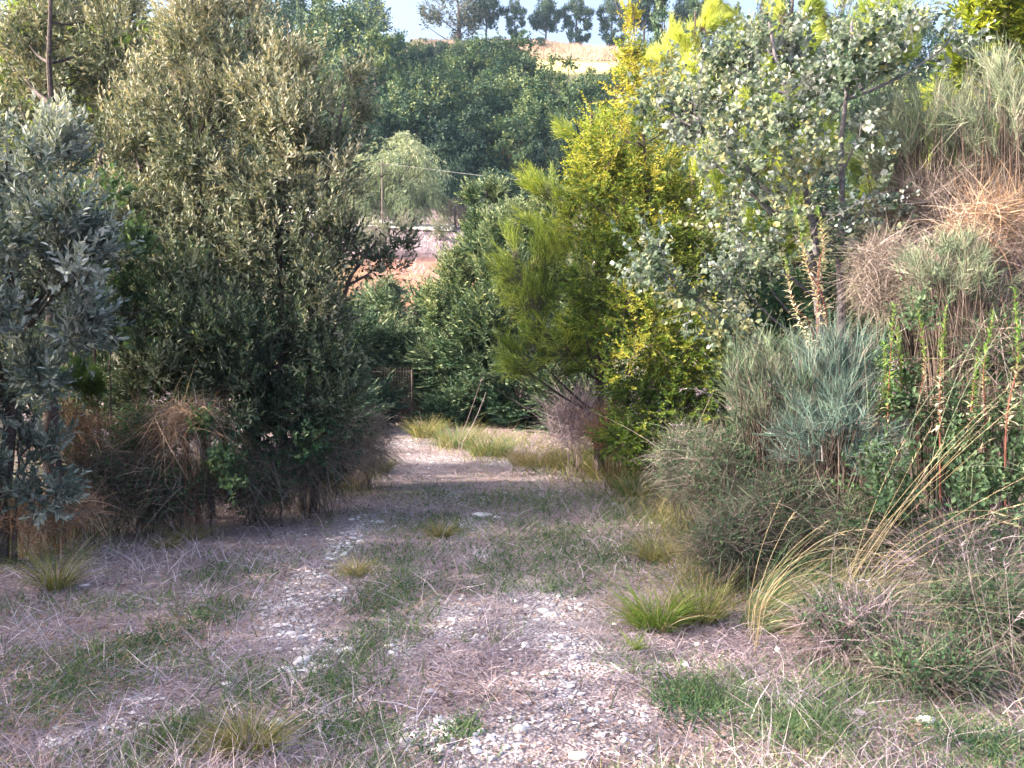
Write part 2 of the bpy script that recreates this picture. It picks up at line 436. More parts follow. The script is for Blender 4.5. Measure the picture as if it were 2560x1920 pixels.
# ================================================================== THE SETTING
def lin_ground():
    # vertices denser near the camera
    ys = np.concatenate([np.linspace(-60, 0, 30, endpoint=False), np.linspace(0, 26, 330, endpoint=False), np.linspace(26, 140, 300, endpoint=False), np.geomspace(140, 2500, 50)])
    xs = np.concatenate([-np.geomspace(40, 1500, 30)[::-1], np.linspace(-40, -12, 60, endpoint=False)[1:], np.linspace(-12, 12, 300, endpoint=False), np.linspace(12, 40, 60, endpoint=False), np.geomspace(40, 1500, 30)])
    X, Y = np.meshgrid(xs, ys); Z = terr(X, Y)
    V = np.stack([X, Y, Z], -1).reshape(-1, 3); nx, ny = len(xs), len(ys)
    i = np.arange(nx - 1)[None] + np.arange(ny - 1)[:, None] * nx
    Q = np.stack([i, i + 1, i + nx + 1, i + nx], -1).reshape(-1, 4)
    return V, Q

# where chippings, greens and bare soil lie, as patches on the ground
def patch(px, py, rx, ry):
    c = G(px, py); Y = c[1]
    ya = G(px, py + ry)[1]; yb = G(px, max(py - ry, 405))[1]
    return (c[0], (ya + yb) / 2, rx * Y / F, max((yb - ya) / 2, .06))
GRAVEL = [patch(*a) for a in [(360, 528, 22, 12), (335, 553, 22, 14), (318, 575, 22, 14), (298, 600, 30, 16), (292, 628, 34, 18), (322, 650, 30, 16), (300, 672, 22, 14), (335, 595, 14, 14),
          (460, 625, 36, 20), (540, 615, 46, 30), (560, 650, 44, 34), (560, 690, 50, 26), (540, 725, 50, 22), (600, 740, 56, 26), (440, 730, 40, 14), (480, 745, 44, 16), (400, 650, 18, 10), (470, 524, 24, 10), (455, 536, 14, 7),
          (60, 744, 34, 10), (118, 728, 34, 10), (140, 700, 16, 8), (480, 555, 14, 8), (450, 495, 16, 5), (505, 462, 26, 5), (440, 460, 40, 4), (400, 445, 26, 3), (620, 720, 40, 24), (520, 765, 90, 14)]]
GREENS = [patch(*a) for a in [(375, 640, 42, 36), (385, 600, 44, 26), (390, 560, 50, 24), (440, 530, 60, 16), (430, 495, 60, 12), (520, 500, 70, 14), (540, 540, 60, 20), (500, 575, 60, 22), (610, 560, 60, 26), (125, 660, 40, 34), (330, 690, 34, 16),
          (345, 735, 44, 20), (250, 700, 30, 16), (60, 690, 40, 20), (200, 620, 30, 16), (465, 730, 24, 12), (800, 735, 70, 24), (960, 740, 60, 30), (560, 590, 40, 14), (700, 700, 40, 20), (220, 575, 40, 14), (640, 510, 60, 20), (180, 735, 50, 20), (840, 690, 40, 20)]]
BARE = [patch(*a) for a in [(420, 440, 40, 10), (440, 455, 55, 8), (410, 470, 50, 8), (470, 472, 60, 7), (545, 485, 60, 8), (560, 640, 90, 70), (450, 620, 60, 30), (395, 428, 22, 5)]]
def pmask(lst, x, y, soft=1.6):
    m = np.zeros(np.shape(x))
    for (cx, cy_, rx, ry) in lst:
        d = ((x - cx) / rx) ** 2 + ((y - cy_) / ry) ** 2
        m = np.maximum(m, np.exp(-d * soft * .6))
    return m
V, Q = lin_ground()
gb = Buf(); gb.add(V, Q, 0)
def mat_ground():
    m = bpy.data.materials.new("dry_meadow_soil"); m.use_nodes = True; nt = m.node_tree; N = nt.nodes; K = nt.links
    p = N["Principled BSDF"]; p.inputs['Roughness'].default_value = .95; p.inputs['Specular IOR Level'].default_value = .1
    g = N.new("ShaderNodeNewGeometry")
    def noise(s, det=4, r=.6):
        n = N.new("ShaderNodeTexNoise"); n.inputs['Scale'].default_value = s; n.inputs['Detail'].default_value = det; n.inputs['Roughness'].default_value = r
        K.new(g.outputs['Position'], n.inputs['Vector']); return n.outputs[0]
    def mix(f, a, b):
        x = N.new("ShaderNodeMix"); x.data_type = 'RGBA'
        for s, i in ((f, 0), (a, 6), (b, 7)):
            if isinstance(s, (tuple, float, int)): x.inputs[i].default_value = s
            else: K.new(s, x.inputs[i])
        return x.outputs[2]
    def att(n):
        a = N.new("ShaderNodeAttribute"); a.attribute_name = n; return a.outputs['Fac']
    def rr(inp, stops):
        r = N.new("ShaderNodeValToRGB"); e = r.color_ramp.elements
        while len(e) < len(stops): e.new(.5)
        for i, (po, c) in enumerate(stops): e[i].position = po; e[i].color = (*c, 1)
        K.new(inp, r.inputs[0]); return r.outputs[0]
    soil = rr(noise(7, 6, .7), [(.3, (.15, .11, .11)), (.5, (.28, .215, .235)), (.7, (.44, .355, .39))])
    fine = rr(noise(90, 4, .7), [(.35, (.13, .10, .10)), (.65, (.40, .33, .35))])
    soil = mix(.5, soil, fine)
    vor = N.new("ShaderNodeTexVoronoi"); vor.inputs['Scale'].default_value = 55; K.new(g.outputs['Position'], vor.inputs['Vector'])
    chips = rr(vor.outputs['Distance'], [(.0, (.62, .58, .60)), (.45, (.48, .43, .46)), (.75, (.16, .13, .14))])
    c = mix(att('gravel'), soil, chips)
    field = rr(noise(.35, 5, .6), [(.3, (.06, .075, .04)), (.6, (.13, .13, .075))])
    c = mix(att('hill'), c, field)
    c = mix(att('redearth'), c, rr(noise(1.5, 5, .7), [(.3, (.26, .115, .085)), (.7, (.46, .25, .19))]))
    c = mix(att('lilacbank'), c, rr(noise(2.2, 5, .7), [(.3, (.12, .10, .11)), (.55, (.26, .21, .24)), (.75, (.42, .36, .40))]))
    c = mix(att('yellowfield'), c, rr(noise(.8, 5, .7), [(.3, (.50, .42, .16)), (.7, (.72, .62, .30))]))
    K.new(c, p.inputs['Base Color'])
    b = N.new("ShaderNodeBump"); b.inputs['Strength'].default_value = .7; b.inputs['Distance'].default_value = .02
    K.new(vor.outputs['Distance'], b.inputs['Height']); b.invert = True
    K.new(b.outputs[0], p.inputs['Normal'])
    return m
ground = gb.build('ground', mat_ground(), smooth=True)
tag(ground, 'dry grassy ground rising into a wooded hillside', 'ground', kind='structure')
X, Y = V[:, 0], V[:, 1]
gm = np.clip(pmask(GRAVEL, X, Y) * np.where(X > -.4, .85, 1.3) + .8 * pmask(BARE, X, Y) * (fbm(X, Y, .5, 3) > .45) * .6, 0, 1) * np.clip(.3 + 1.2 * fbm(X, Y, .35, 9), 0, 1)
def setattr_(name, val):
    a = ground.data.attributes.new(name, 'FLOAT', 'POINT'); a.data.foreach_set('value', val.astype(np.float32))
setattr_('gravel', gm)
setattr_('hill', sstep(24, 30, Y))
rc = G(432, 268, 28)
setattr_('redearth', np.exp(-((X - rc[0]) / 3.6) ** 4 - ((Y - rc[1]) / 5.5) ** 4))
setattr_('lilacbank', np.exp(-((X + 5.5) / 7) ** 4) * sstep(41, 43.5, Y) * (1 - sstep(58, 62, Y)))
setattr_('yellowfield', sstep(101, 104, Y) * (1 - sstep(117, 119, Y)))

# the white farm track on the slope
tb = Buf(); tx = np.linspace(-26, -3.2, 60)
tyc = 51.0 - (tx + 6) * .45
tw = 3.0
tv = []
for s_ in (-1, 0, 1):
    yy = tyc + s_ * tw + (vnoise(tx, tx * 0 + s_, 1.5, 4) - .5) * .5
    tv.append(np.stack([tx, yy, terr(tx, yy) + .16], -1))
tv = np.stack(tv, 1); n_ = len(tx)
q_ = np.array([[3 * i + j, 3 * i + 3 + j, 3 * i + 4 + j, 3 * i + 1 + j] for i in range(n_ - 1) for j in range(2)])
tb.add(tv, q_, .5)
track = tb.build('path', mat_plain("chalk_track", (.60, .57, .56), (.80, .77, .76), 3, .95, .2), smooth=True)
tag(track, 'pale chalky farm track crossing the slope below the willow', 'track', kind='structure')

# ================================================================== GROUND COVER
RG = np.random.default_rng(11)
def scatter_ground(n, y0=2.7, y1=24, xm=1.6, p=1.35):
    """points on the ground, denser towards the camera"""
    u = RG.uniform(0, 1, n)
    a, b = y0 ** (1 - p), y1 ** (1 - p)
    y = (a + (b - a) * u) ** (1 / (1 - p))
    x = RG.uniform(-1, 1, n) * (y * .62 + xm)
    return x, y
def litter_keep(x, y):
    g = pmask(GRAVEL, x, y); gr = pmask(GREENS, x, y); ba = pmask(BARE, x, y)
    return g, gr, ba

# straw litter and short dead grass
def straw_layer(name, label, mat, n, h0, h1, elev, keep, w=.0032, tone=.5, tsp=.2, bendk=.35, seed=1, ntone=.5, cat='dry grass', y0=2.7, y1=24):
    R = np.random.default_rng(seed)
    x, y = scatter_ground(n, y0, y1)
    k = R.uniform(0, 1, n) < keep(x, y)
    x, y = x[k], y[k]; n = len(x)
    z = terr(x, y) - .005
    az = R.uniform(0, 2 * pi, n); el = np.radians(np.clip(R.normal(elev[0], elev[1], n), 2, 88))
    d = np.stack([np.cos(el) * np.cos(az), np.cos(el) * np.sin(az), np.sin(el)], -1)
    L = R.uniform(h0, h1, n) * (.6 + .8 * fbm(x, y, .6, 21))
    az2 = az + R.normal(0, .8, n)
    b = np.stack([np.cos(az2) * bendk, np.sin(az2) * bendk, -bendk * .5 * R.uniform(0, 1, n)], -1)
    tn = tone + (fbm(x, y, .8, seed + 40) - .5) * ntone * 1.6
    bb = Buf(); strands(bb, R, np.stack([x, y, z], -1), d, L, b, w * (1 + y * .10) * R.uniform(.6, 1.3, n), 2, tn, tsp)
    o = bb.build(name, mat); tag(o, label, cat, kind='stuff'); return o
def k_straw(x, y):
    g, gr, ba = litter_keep(x, y); n = fbm(x, y, .45, 31)
    return np.clip(.95 - .55 * g - .45 * gr - .35 * ba + (n - .5) * 1.2, .03, 1)
def k_green(x, y):
    g, gr, ba = litter_keep(x, y); n = fbm(x, y, .5, 51)
    return np.clip(.22 + .75 * gr - .5 * g * (1 - gr) - .15 * ba + (n - .52) * 1.3, 0.01, 1)
straw_layer('dry_grass', 'short broken lilac grey grass matted over the clearing', STRAW, 300000, .02, .075, (14, 14), k_straw, w=.0042, seed=2, tone=.45, tsp=.28)
straw_layer('dry_grass', 'longer bleached stems lying in drifts across the clearing', STRAW, 70000, .07, .19, (22, 18), lambda x, y: k_straw(x, y) * np.clip((fbm(x, y, 1.0, 44) - .42) * 5, .08, 1), w=.0036, tone=.62, seed=8)
straw_layer('dry_grass', 'thin upright dead grass stems standing across the clearing', STRAW, 26000, .08, .26, (62, 14), lambda x, y: k_straw(x, y) * (.15 + .9 * (fbm(x, y, 1.3, 77) > .52)), w=.0026, tone=.62, seed=3)
straw_layer('dry_grass', 'rusty pink patches of dead grass along the edges of the clearing', RUST, 40000, .04, .16, (35, 18), lambda x, y: k_straw(x, y) * np.clip((fbm(x, y, 1.1, 91) - .5) * 5 + .9 * sstep(2.2, 3.6, np.abs(x + .5) - y * .05), 0, 1), seed=4, tone=.5)
straw_layer('green_grass', 'short grey green grass growing through the straw', GRASS, 240000, .02, .09, (50, 20), k_green, w=.0048, seed=5, cat='grass')
straw_layer('green_grass', 'longer grey green grass beside the wheel tracks', GRASS, 60000, .06, .18, (60, 16), lambda x, y: k_green(x, y) * (fbm(x, y, 1.2, 15) > .5), w=.0042, seed=6, cat='grass', tone=.4)
# mixed rank growth weaving the banks together
def bank_zone(x, y):
    right = sstep(1.9, 2.9, x - .10 * np.abs(y - 6)) * (y > 3.2) * (y < 11.5)
    left = sstep(2.6, 3.3, -x - .03 * y) * (y > 6.8) * (y < 13)
    return np.clip(right + left, 0, 1) * (.3 + .9 * fbm(x, y, .5, 13))
straw_layer('rank_grass', 'tall dead grass woven through the thickets on both banks', DRY, 60000, .12, .45, (60, 20), bank_zone, w=.0035, seed=16, tone=.45, tsp=.3, bendk=.5)
straw_layer('rank_grass', 'tall green grass blades woven through the thickets on both banks', GRASS, 34000, .12, .42, (66, 16), bank_zone, w=.0045, seed=17, tone=.4, tsp=.25, cat='grass', bendk=.5)
VERGE = [patch(*a) for a in [(425, 440, 16, 5), (455, 450, 24, 6), (495, 460, 34, 7), (545, 470, 40, 8), (500, 444, 60, 8), (560, 452, 60, 9), (470, 436, 30, 5), (590, 478, 44, 10), (630, 490, 40, 12), (660, 510, 36, 16), (680, 545, 34, 20), (700, 580, 30, 20), (365, 480, 18, 8), (340, 495, 30, 8), (290, 505, 50, 8)]]
def k_verge(x, y): return np.clip(pmask(VERGE, x, y) * 1.3 - .25, 0, 1)
straw_layer('verge_grass', 'soft tall green grass fringing the path and the foot of the bushes', TUSS, 60000, .12, .38, (66, 14), k_verge, w=.0042, seed=26, tone=.45, tsp=.22, cat='grass', bendk=.45, y0=4)
straw_layer('verge_grass', 'pale seeding grass mixed into the fringe along the path', GOLD, 30000, .12, .42, (68, 14), lambda x, y: k_verge(x, y) * (.2 + (fbm(x, y, .8, 71) > .5)), w=.0035, seed=27, tone=.5, tsp=.22, bendk=.4, y0=4)
def litter():
    R = np.random.default_rng(33); x, y = scatter_ground(60000, 2.7, 16); n = len(x)
    k = R.uniform(0, 1, n) < .25 + .8 * (fbm(x, y, .5, 23) > .52); x, y = x[k], y[k]; n = len(x)
    d = nrm(np.stack([R.normal(0, 1, n), R.normal(0, 1, n), R.normal(0, .25, n)], -1))
    b = Buf(); inst(b, L_OAK[0], L_OAK[1], np.stack([x, y, terr(x, y) + .012], -1), frame(d, nrm(rdir(R, n) * .4 + np.array([0, 0, 1]))), R.uniform(.012, .032, n), R.uniform(0, 1, n))
    tag(b.build('leaf_litter', mat_leaf("dead_leaf", [(.08, .055, .05), (.18, .12, .11), (.30, .21, .19), (.48, .38, .34)], .1, .8)), 'small curled dead leaves littering the ground', 'leaf litter', kind='stuff')
litter()

# low leafy clover and weeds in the greener patches
def low_weeds():
    R = np.random.default_rng(12); x, y = scatter_ground(70000, 2.7, 13)
    g, gr, ba = litter_keep(x, y)
    k = R.uniform(0, 1, len(x)) < np.clip(gr * 1.1 - .35 + (fbm(x, y, .35, 61) - .5) * 1.8, 0, 1)
    x, y = x[k], y[k]; n = len(x)
    pos = np.stack([x, y, terr(x, y)], -1); d = nrm(np.stack([R.normal(0, .6, n), R.normal(0, .6, n), np.full(n, .7)], -1))
    b = Buf(); sprigs(b, None, R, pos, d, R.uniform(.025, .08, n), 7, L_OAK, .017, 65, .2, .5 + (fbm(x, y, .3, 5) - .5) * .8, .35)
    tag(b.build('low_weeds', BRAM), 'low clover-like green weeds in patches between the straw', 'weeds', kind='stuff')
low_weeds()

# white chippings
ph = (1 + 5 ** .5) / 2
ico = nrm(np.array([[-1, ph, 0], [1, ph, 0], [-1, -ph, 0], [1, -ph, 0], [0, -1, ph], [0, 1, ph], [0, -1, -ph], [0, 1, -ph], [ph, 0, -1], [ph, 0, 1], [-ph, 0, -1], [-ph, 0, 1]], float))
icf = np.array([[0, 11, 5], [0, 5, 1], [0, 1, 7], [0, 7, 10], [0, 10, 11], [1, 5, 9], [5, 11, 4], [11, 10, 2], [10, 7, 6], [7, 1, 8], [3, 9, 4], [3, 4, 2], [3, 2, 6], [3, 6, 8], [3, 8, 9], [4, 9, 5], [2, 4, 11], [6, 2, 10], [8, 6, 7], [9, 8, 1]])
def chippings():
    R = np.random.default_rng(14); b = Buf()
    x, y = scatter_ground(140000, 2.7, 23, 1.0, 1.15)
    g, gr, ba = litter_keep(x, y)
    k = R.uniform(0, 1, len(x)) < np.clip(g * np.where(x < -.6, 1.35, .78) - .34 - .35 * gr + (fbm(x, y, .22, 66) - .5) * 1.7 + .12 * ba, 0.006, 1)
    x, y = x[k], y[k]; n = len(x); per = np.array_split(np.arange(n), 6)
    for ids in per:
        T = ico * R.uniform(.7, 1.25, (12, 1)); m = len(ids)
        s = R.lognormal(-.12, .55, m)[:, None] * np.array([.0085, .0062, .0036])[None] * R.uniform(.7, 1.3, (m, 3)) * (1 + .04 * y[ids])[:, None]
        az = R.uniform(0, 6.28, m); d = np.stack([np.cos(az), np.sin(az), R.normal(0, .15, m)], -1)
        inst(b, T, icf, np.stack([x[ids], y[ids], terr(x[ids], y[ids]) + .003], -1), frame(d), s, R.uniform(0, 1, m))
    m = mat_leaf("chipping", [(.26, .23, .25), (.50, .46, .50), (.68, .65, .68), (.82, .80, .82)], 0, .9)
    tag(b.build('gravel', m), 'white limestone chippings scattered in the worn wheel tracks', 'gravel', kind='stuff')
chippings()
def stone(px, py, r, flat, label, seed):
    R = np.random.default_rng(seed); c = G(px, py)
    b = Buf()
    u = np.linspace(0, 2 * pi, 14, endpoint=False); vv = np.linspace(.12, pi - .12, 8)
    U, W = np.meshgrid(u, vv); D = np.stack([np.sin(W) * np.cos(U), np.sin(W) * np.sin(U), np.cos(W)], -1)
    q = 1 + .22 * (fbm(D[..., 0] * 2 + seed, D[..., 1] * 2 + D[..., 2], 1, seed) - .5) * 2
    Vv = (D * q[..., None] * np.array([r, r * .7, r * flat])).reshape(-1, 3) + np.array([c[0], c[1], c[2] + r * flat * .45])
    Qd = [[i * 14 + j, (i + 1) * 14 + j, (i + 1) * 14 + (j + 1) % 14, i * 14 + (j + 1) % 14] for i in range(7) for j in range(14)]
    b.add(Vv, np.array(Qd), .5)
    b.add(Vv[:14], np.array([[0, i, i + 1] for i in range(1, 13)]), .5)
    tag(b.build('stone', CHALK, smooth=True), label, 'stone')
for a in [(482, 516, .105, .22, 'long flat white stone lying in the grass beyond the wheel tracks', 1),
          (277, 727, .040, .6, 'smooth white egg-shaped stone in the dry grass left of the front tussock', 2),
          (925, 722, .045, .4, 'pale stone among green weeds at the front right corner', 3),
          (348, 652, .032, .6, 'rounded white stone at the edge of the left gravel strip', 4),
          (579, 758, .045, .35, 'flat pale stone in the bottom of the right wheel track', 5),
          (496, 518, .045, .3, 'small flat stone touching the end of the long white slab', 6),
          (520, 732, .03, .7, 'chunky white stone beside the dark weed in the track', 7)]:
    stone(*a)

# ------------------------------------------------------------------ tussocks, brooms, thickets
def tussock(px, py, wpx, hpx, label, mat=None, n=420, seed=0, lean=(0, 0), droop=.55, w=.004, name='grass_tussock', cat='grass tussock', tone=.5, dry=.25, spread=.55, lmul=1.0):
    R = np.random.default_rng(900 + seed); c = G(px, py); Y = c[1]; k = Y / F
    L = hpx * k; rad = wpx * k * .2
    a = R.uniform(0, 6.28, n); r = rad * np.sqrt(R.uniform(0, 1, n))
    base = np.stack([c[0] + r * np.cos(a), c[1] + r * np.sin(a), np.zeros(n)], -1); base[:, 2] = terr(base[:, 0], base[:, 1]) - .01
    out = spread * R.uniform(0.1, 1.25, n)
    a2 = a + R.normal(0, .5, n)
    d = nrm(np.stack([np.cos(a2) * out + lean[0], np.sin(a2) * out + lean[1], np.ones(n) * R.uniform(.45, 1.1, n)], -1) + rdir(R, n) * .12)
    b = np.stack([np.cos(a2) * droop * .6 + lean[0] * droop, np.sin(a2) * droop * .6, -droop * R.uniform(.2, 1, n)], -1)
    bb = Buf(); Ls = L * R.uniform(.25, 1.3, n) * lmul
    isd = R.uniform(0, 1, n) < dry
    mats = [mat or TUSS, GOLD]
    for mi, s in ((0, ~isd), (1, isd)):
        if s.sum(): strands(bb, R, base[s], d[s], Ls[s], b[s], w * (1 + Y * .04), 5, tone, .22, mi=mi)
    o = bb.build(name, mats); o.location = (0, 0, 0)
    tag(o, label, cat); return o
T_ = [(250, 752, 95, 62, 'round green tussock with splayed blades at the bottom edge, left of centre'),
      (56, 588, 60, 62, 'tall yellow green tussock standing in lilac straw at the far left'),
      (188, 540, 46, 32, 'small yellowish tussock in front of the dark bramble foot'),
      (357, 574, 46, 26, 'low spreading tussock between the gravel strip and the green patch'),
      (442, 536, 30, 26, 'small green tussock beside the flat white stone'),
      (165, 548, 22, 18, 'tiny tussock just left of the small yellowish one'),
      (235, 742, 60, 26, 'dark green low tussock touching the left side of the front tussock')]
for i, (px, py, w_, h_, l_) in enumerate(T_): tussock(px, py, w_, h_, l_, seed=i, n=520 if i == 0 else 300, dry=.25 if i < 2 else .5, tone=.5 if i < 2 else .38, spread=.55 if i < 2 else .9)

def tangle(name, label, cat, px, py, rx, ry, Y, n, mat, length=.5, w=.004, df=1.0, up=.3, droop=.4, tone=.5, tsp=.22, seed=0, mats=None, frac=None, node=0, leaf=None, leafn=0, lsize=.03, dirbias=(0, 0, 0), segs=4):
    """a thicket of thin stems filling a rounded mass that stands on the ground"""
    R = np.random.default_rng(3000 + seed); c, r = lump_px(px, py, rx, ry, Y, df); n = int(n * 2.0); leafn = int(leafn * 1.8); length *= .8
    if node:
        # stems radiate from a few rooted crowns
        nc = node; cc = c + rdir(R, nc) * r * R.uniform(.1, .75, (nc, 1)); idx = R.integers(0, nc, n)
        pos = cc[idx] + R.normal(0, .05, (n, 3))
    else: pos = c + rdir(R, n) * r * (R.uniform(0, 1, (n, 1)) ** .45)
    g = terr(pos[:, 0], pos[:, 1]); pos[:, 2] = np.maximum(pos[:, 2], g + .01)
    d = nrm(rdir(R, n) + np.array([0, 0, up]) + np.array(dirbias) + (pos - c) / r * .35)
    b = rdir(R, n) * (.15 + .35 * droop) + np.array([0, 0, -.55 * droop])
    bb = Buf(); L = length * R.lognormal(0, .35, n)
    ms = mats or [mat]
    sel = R.integers(0, len(ms), n) if frac is None else (R.uniform(0, 1, n) < frac).astype(int)
    for mi in range(len(ms)):
        s = sel == mi
        if s.sum(): strands(bb, R, pos[s], d[s], L[s], b[s], w * R.uniform(.5, 1.4, s.sum()), segs, tone, tsp, mi=mi)
    # rooted main stems
    k = 14; a = R.uniform(0, 6.28, k); rb = np.stack([c[0] + np.cos(a) * r[0] * .3, c[1] + np.sin(a) * r[1] * .3, np.zeros(k)], -1); rb[:, 2] = terr(rb[:, 0], rb[:, 1]) - .03
    tgt = c + rdir(R, k) * r * .7; dd = tgt - rb; Lr = np.linalg.norm(dd, axis=1)
    strands(bb, R, rb, nrm(dd), Lr, R.normal(0, .06, (k, 3)), .007, 5, tone - .2, .05, flatr=False, mi=0)
    root = thing(name, label, cat, (c[0], c[1], float(terr(c[0], c[1]))))
    bb.build('stems', ms, root)
    if leaf is not None:
        lb = Buf(); p2 = c + rdir(R, leafn) * r * (R.uniform(0, 1, (leafn, 1)) ** .4)
        g = terr(p2[:, 0], p2[:, 1]); p2[:, 2] = np.maximum(p2[:, 2], g + .02)
        sprigs(lb, bb if False else None, R, p2, nrm(rdir(R, leafn) + np.array([0, 0, .5])), .10 * R.uniform(.6, 1.4, leafn), 6, L_OAK, lsize, 60, .1, .45, .4)
        lb.build('leaves', leaf, root)
    return root

def broom(name, label, cat, px, py, rx, ry, Y, n, mat, L=.5, seed=0, ncrown=60, fan=.55, basepx=None, up=.8, w=.0042, tone=.5, droop=.1, tone_t=.25, dead=.15):
    """rush-like green stems in fans at the ends of woody forks"""
    R = np.random.default_rng(5000 + seed); c, r = lump_px(px, py, rx, ry, Y, .9)
    bx = basepx or px; base = gx(bx, Y); n = int(n * .62); w *= 1.35; fan *= 1.25
    root = thing(name, label, cat, base)
    wb, sb = Buf(), Buf()
    cc = c + rdir(R, ncrown) * r * (R.uniform(.1, 1, (ncrown, 1)) ** .5)
    g = terr(cc[:, 0], cc[:, 1]); cc[:, 2] = np.maximum(cc[:, 2], g + .05)
    for i in range(ncrown):
        a = base + R.normal(0, .08, 3) * np.array([1, 1, 0]); m = (a + cc[i]) / 2 + np.array([(cc[i][0] - a[0]) * -.2, (cc[i][1] - a[1]) * -.2, .05]) + R.normal(0, .07, 3)
        tube(wb, bez(a, m, cc[i], 7), np.linspace(.011, .004, 7), 4)
    idx = R.integers(0, ncrown, n)
    ctr = c - np.array([0, 0, r[2] * 1.2])
    out = nrm(nrm(cc - ctr) + R.normal(0, .3, (ncrown, 3)))
    d = nrm(out[idx] + np.array([0, 0, up * .5]) + rdir(R, n) * fan)
    t = R.uniform(0, 1, (n, 1))
    p = cc[idx] + out[idx] * (t * L * .55) + rdir(R, n) * .03
    b = rdir(R, n) * .3 + np.array([0, 0, -droop])
    tn = tone + R.normal(0, .14, ncrown)[idx]; Ls = L * R.uniform(.3, 1.0, n) * np.repeat(1, n)
    dd = R.uniform(0, 1, n) < dead + .25 * (R.uniform(0, 1, ncrown)[idx] < .2)
    strands(sb, R, p[~dd], d[~dd], Ls[~dd], b[~dd], w * R.uniform(.5, 1.2, (~dd).sum()), 3, tn[~dd], .16, tone_t=tone_t)
    strands(sb, R, p[dd], d[dd], Ls[dd] * .8, b[dd], w, 3, tn[dd] - .1, .16, mi=1)
    wb.build('woody_stems', M_twig, root); sb.build('green_stems', [mat, DRY], root)
    return root

def spike(px, ty, by, Y, label, seed, cream=.55, bend=0, group=None):
    """a leafy upright stem, dead below and green at the tip"""
    R = np.random.default_rng(7000 + seed)
    top = P(px[0] + R.normal(0, 3), ty + R.normal(0, 3), Y) + np.array([0, R.normal(0, .05), 0]); bot = P(px[1], by, Y); bend += R.normal(0, .025)
    g = np.array([bot[0] + .02, bot[1], float(terr(bot[0], bot[1]))])
    root = thing('leafy_spike_plant', label, 'weed', g)
    sb = Buf(); path = smooth_path([g, bot, (top + bot) / 2 + np.array([bend, 0, 0]), top], 14)
    tube(sb, path, np.linspace(.007, .002, 14), 5); sb.build('stem', RED, root)
    n = int(np.linalg.norm(top - bot) / .0065); t = np.linspace(0, 1, n) ** .95
    seg = smooth_path([bot, (top + bot) / 2 + np.array([bend, 0, 0]), top], n)
    tg = nrm(np.gradient(seg, axis=0)); fr = frame(tg); phi = np.arange(n) * 2.4 + R.normal(0, .25, n)
    A = np.radians(74 - 44 * t + R.normal(0, 16, n))
    rad = fr[:, :, 0] * np.cos(phi)[:, None] + fr[:, :, 2] * np.sin(phi)[:, None]
    ld = nrm(tg * np.cos(A)[:, None] + rad * np.sin(A)[:, None]); up = nrm(tg * np.sin(A)[:, None] - rad * np.cos(A)[:, None])
    lb = Buf(); inst(lb, L_FLEA[0], L_FLEA[1], seg, frame(ld, up), .088 * R.uniform(.35, 1.2, n) * (1.05 - .45 * t), np.clip((t - cream) * 2.2 + .45, .05, .95) + R.normal(0, .12, n))
    lb.build('leaves', FLEA, root); return root
RED = mat_plain("red_stem", (.13, .05, .045), (.24, .10, .08), 20)

# ================================================================== LEFT BANK
def tr(px, Y, top, mid=None, topY=None):
    b = gx(px, Y); t = P(top[0], top[1], topY or Y)
    return [b, P(mid[0], mid[1], Y), t] if mid else [b, t]
plant('oleaster_tree', 'tall open tree with bare dark upright trunk at the top left', 'tree',
      [lump_px(*a) for a in [(20, 20, 60, 50, 12), (95, 25, 60, 50, 12), (150, 60, 50, 55, 11.5), (185, 5, 40, 40, 11.5), (75, 85, 55, 45, 12), (20, 95, 45, 40, 12), (140, 120, 45, 35, 12)]],
      [[gx(52, 11), P(50, 300, 11), P(49, 140, 11), P(52, -60, 11)], [gx(70, 11.2), P(95, 180, 11.2), P(160, 60, 11.3), P(185, 20, 11.3)]], 'ole', OLE, 1, per=7, spc=20, size=.062, slen=.26, tone=.50, trunk_r=.065, upk=.5)
plant('pine_tree', 'yellow green pine glimpsed behind the bare-trunked tree', 'tree',
      [lump_px(*a) for a in [(70, 60, 70, 60, 15), (10, 100, 40, 60, 15), (130, 90, 60, 60, 15), (110, 130, 70, 40, 15), (20, 45, 40, 50, 15)]],
      [[gx(70, 15), P(75, 0, 15)]], 'pine', PINE, 2, per=4, spc=16, size=.16, slen=.3, tone=.55, trunk_r=.08)
plant('oleaster_shrub', 'tall grey green shrub with warm sunlight coloured into its tips reaching the top of the photo, left', 'shrub',
      [lump_px(*a) for a in [(232, 12, 24, 34, 9.8), (205, 45, 45, 50, 9.8), (175, 105, 55, 55, 9.8), (240, 85, 35, 50, 9.6), (215, 150, 65, 60, 9.5), (150, 180, 60, 60, 9.6), (165, 250, 75, 60, 9.3), (235, 240, 60, 60, 9.2), (110, 160, 40, 50, 10), (120, 230, 50, 60, 9.6)]],
      [tr(205, 9.6, (225, 20), (200, 200)), tr(225, 9.4, (180, 80), (215, 250)), tr(190, 9.5, (140, 170), (170, 300))], 'ole', OLE, 3, per=9.5, spc=24, size=.050, slen=.24, tone=.46, tonez=.5, trunk_r=.04)  # tonez lightens leaves upwards, standing in for warm sun on the top
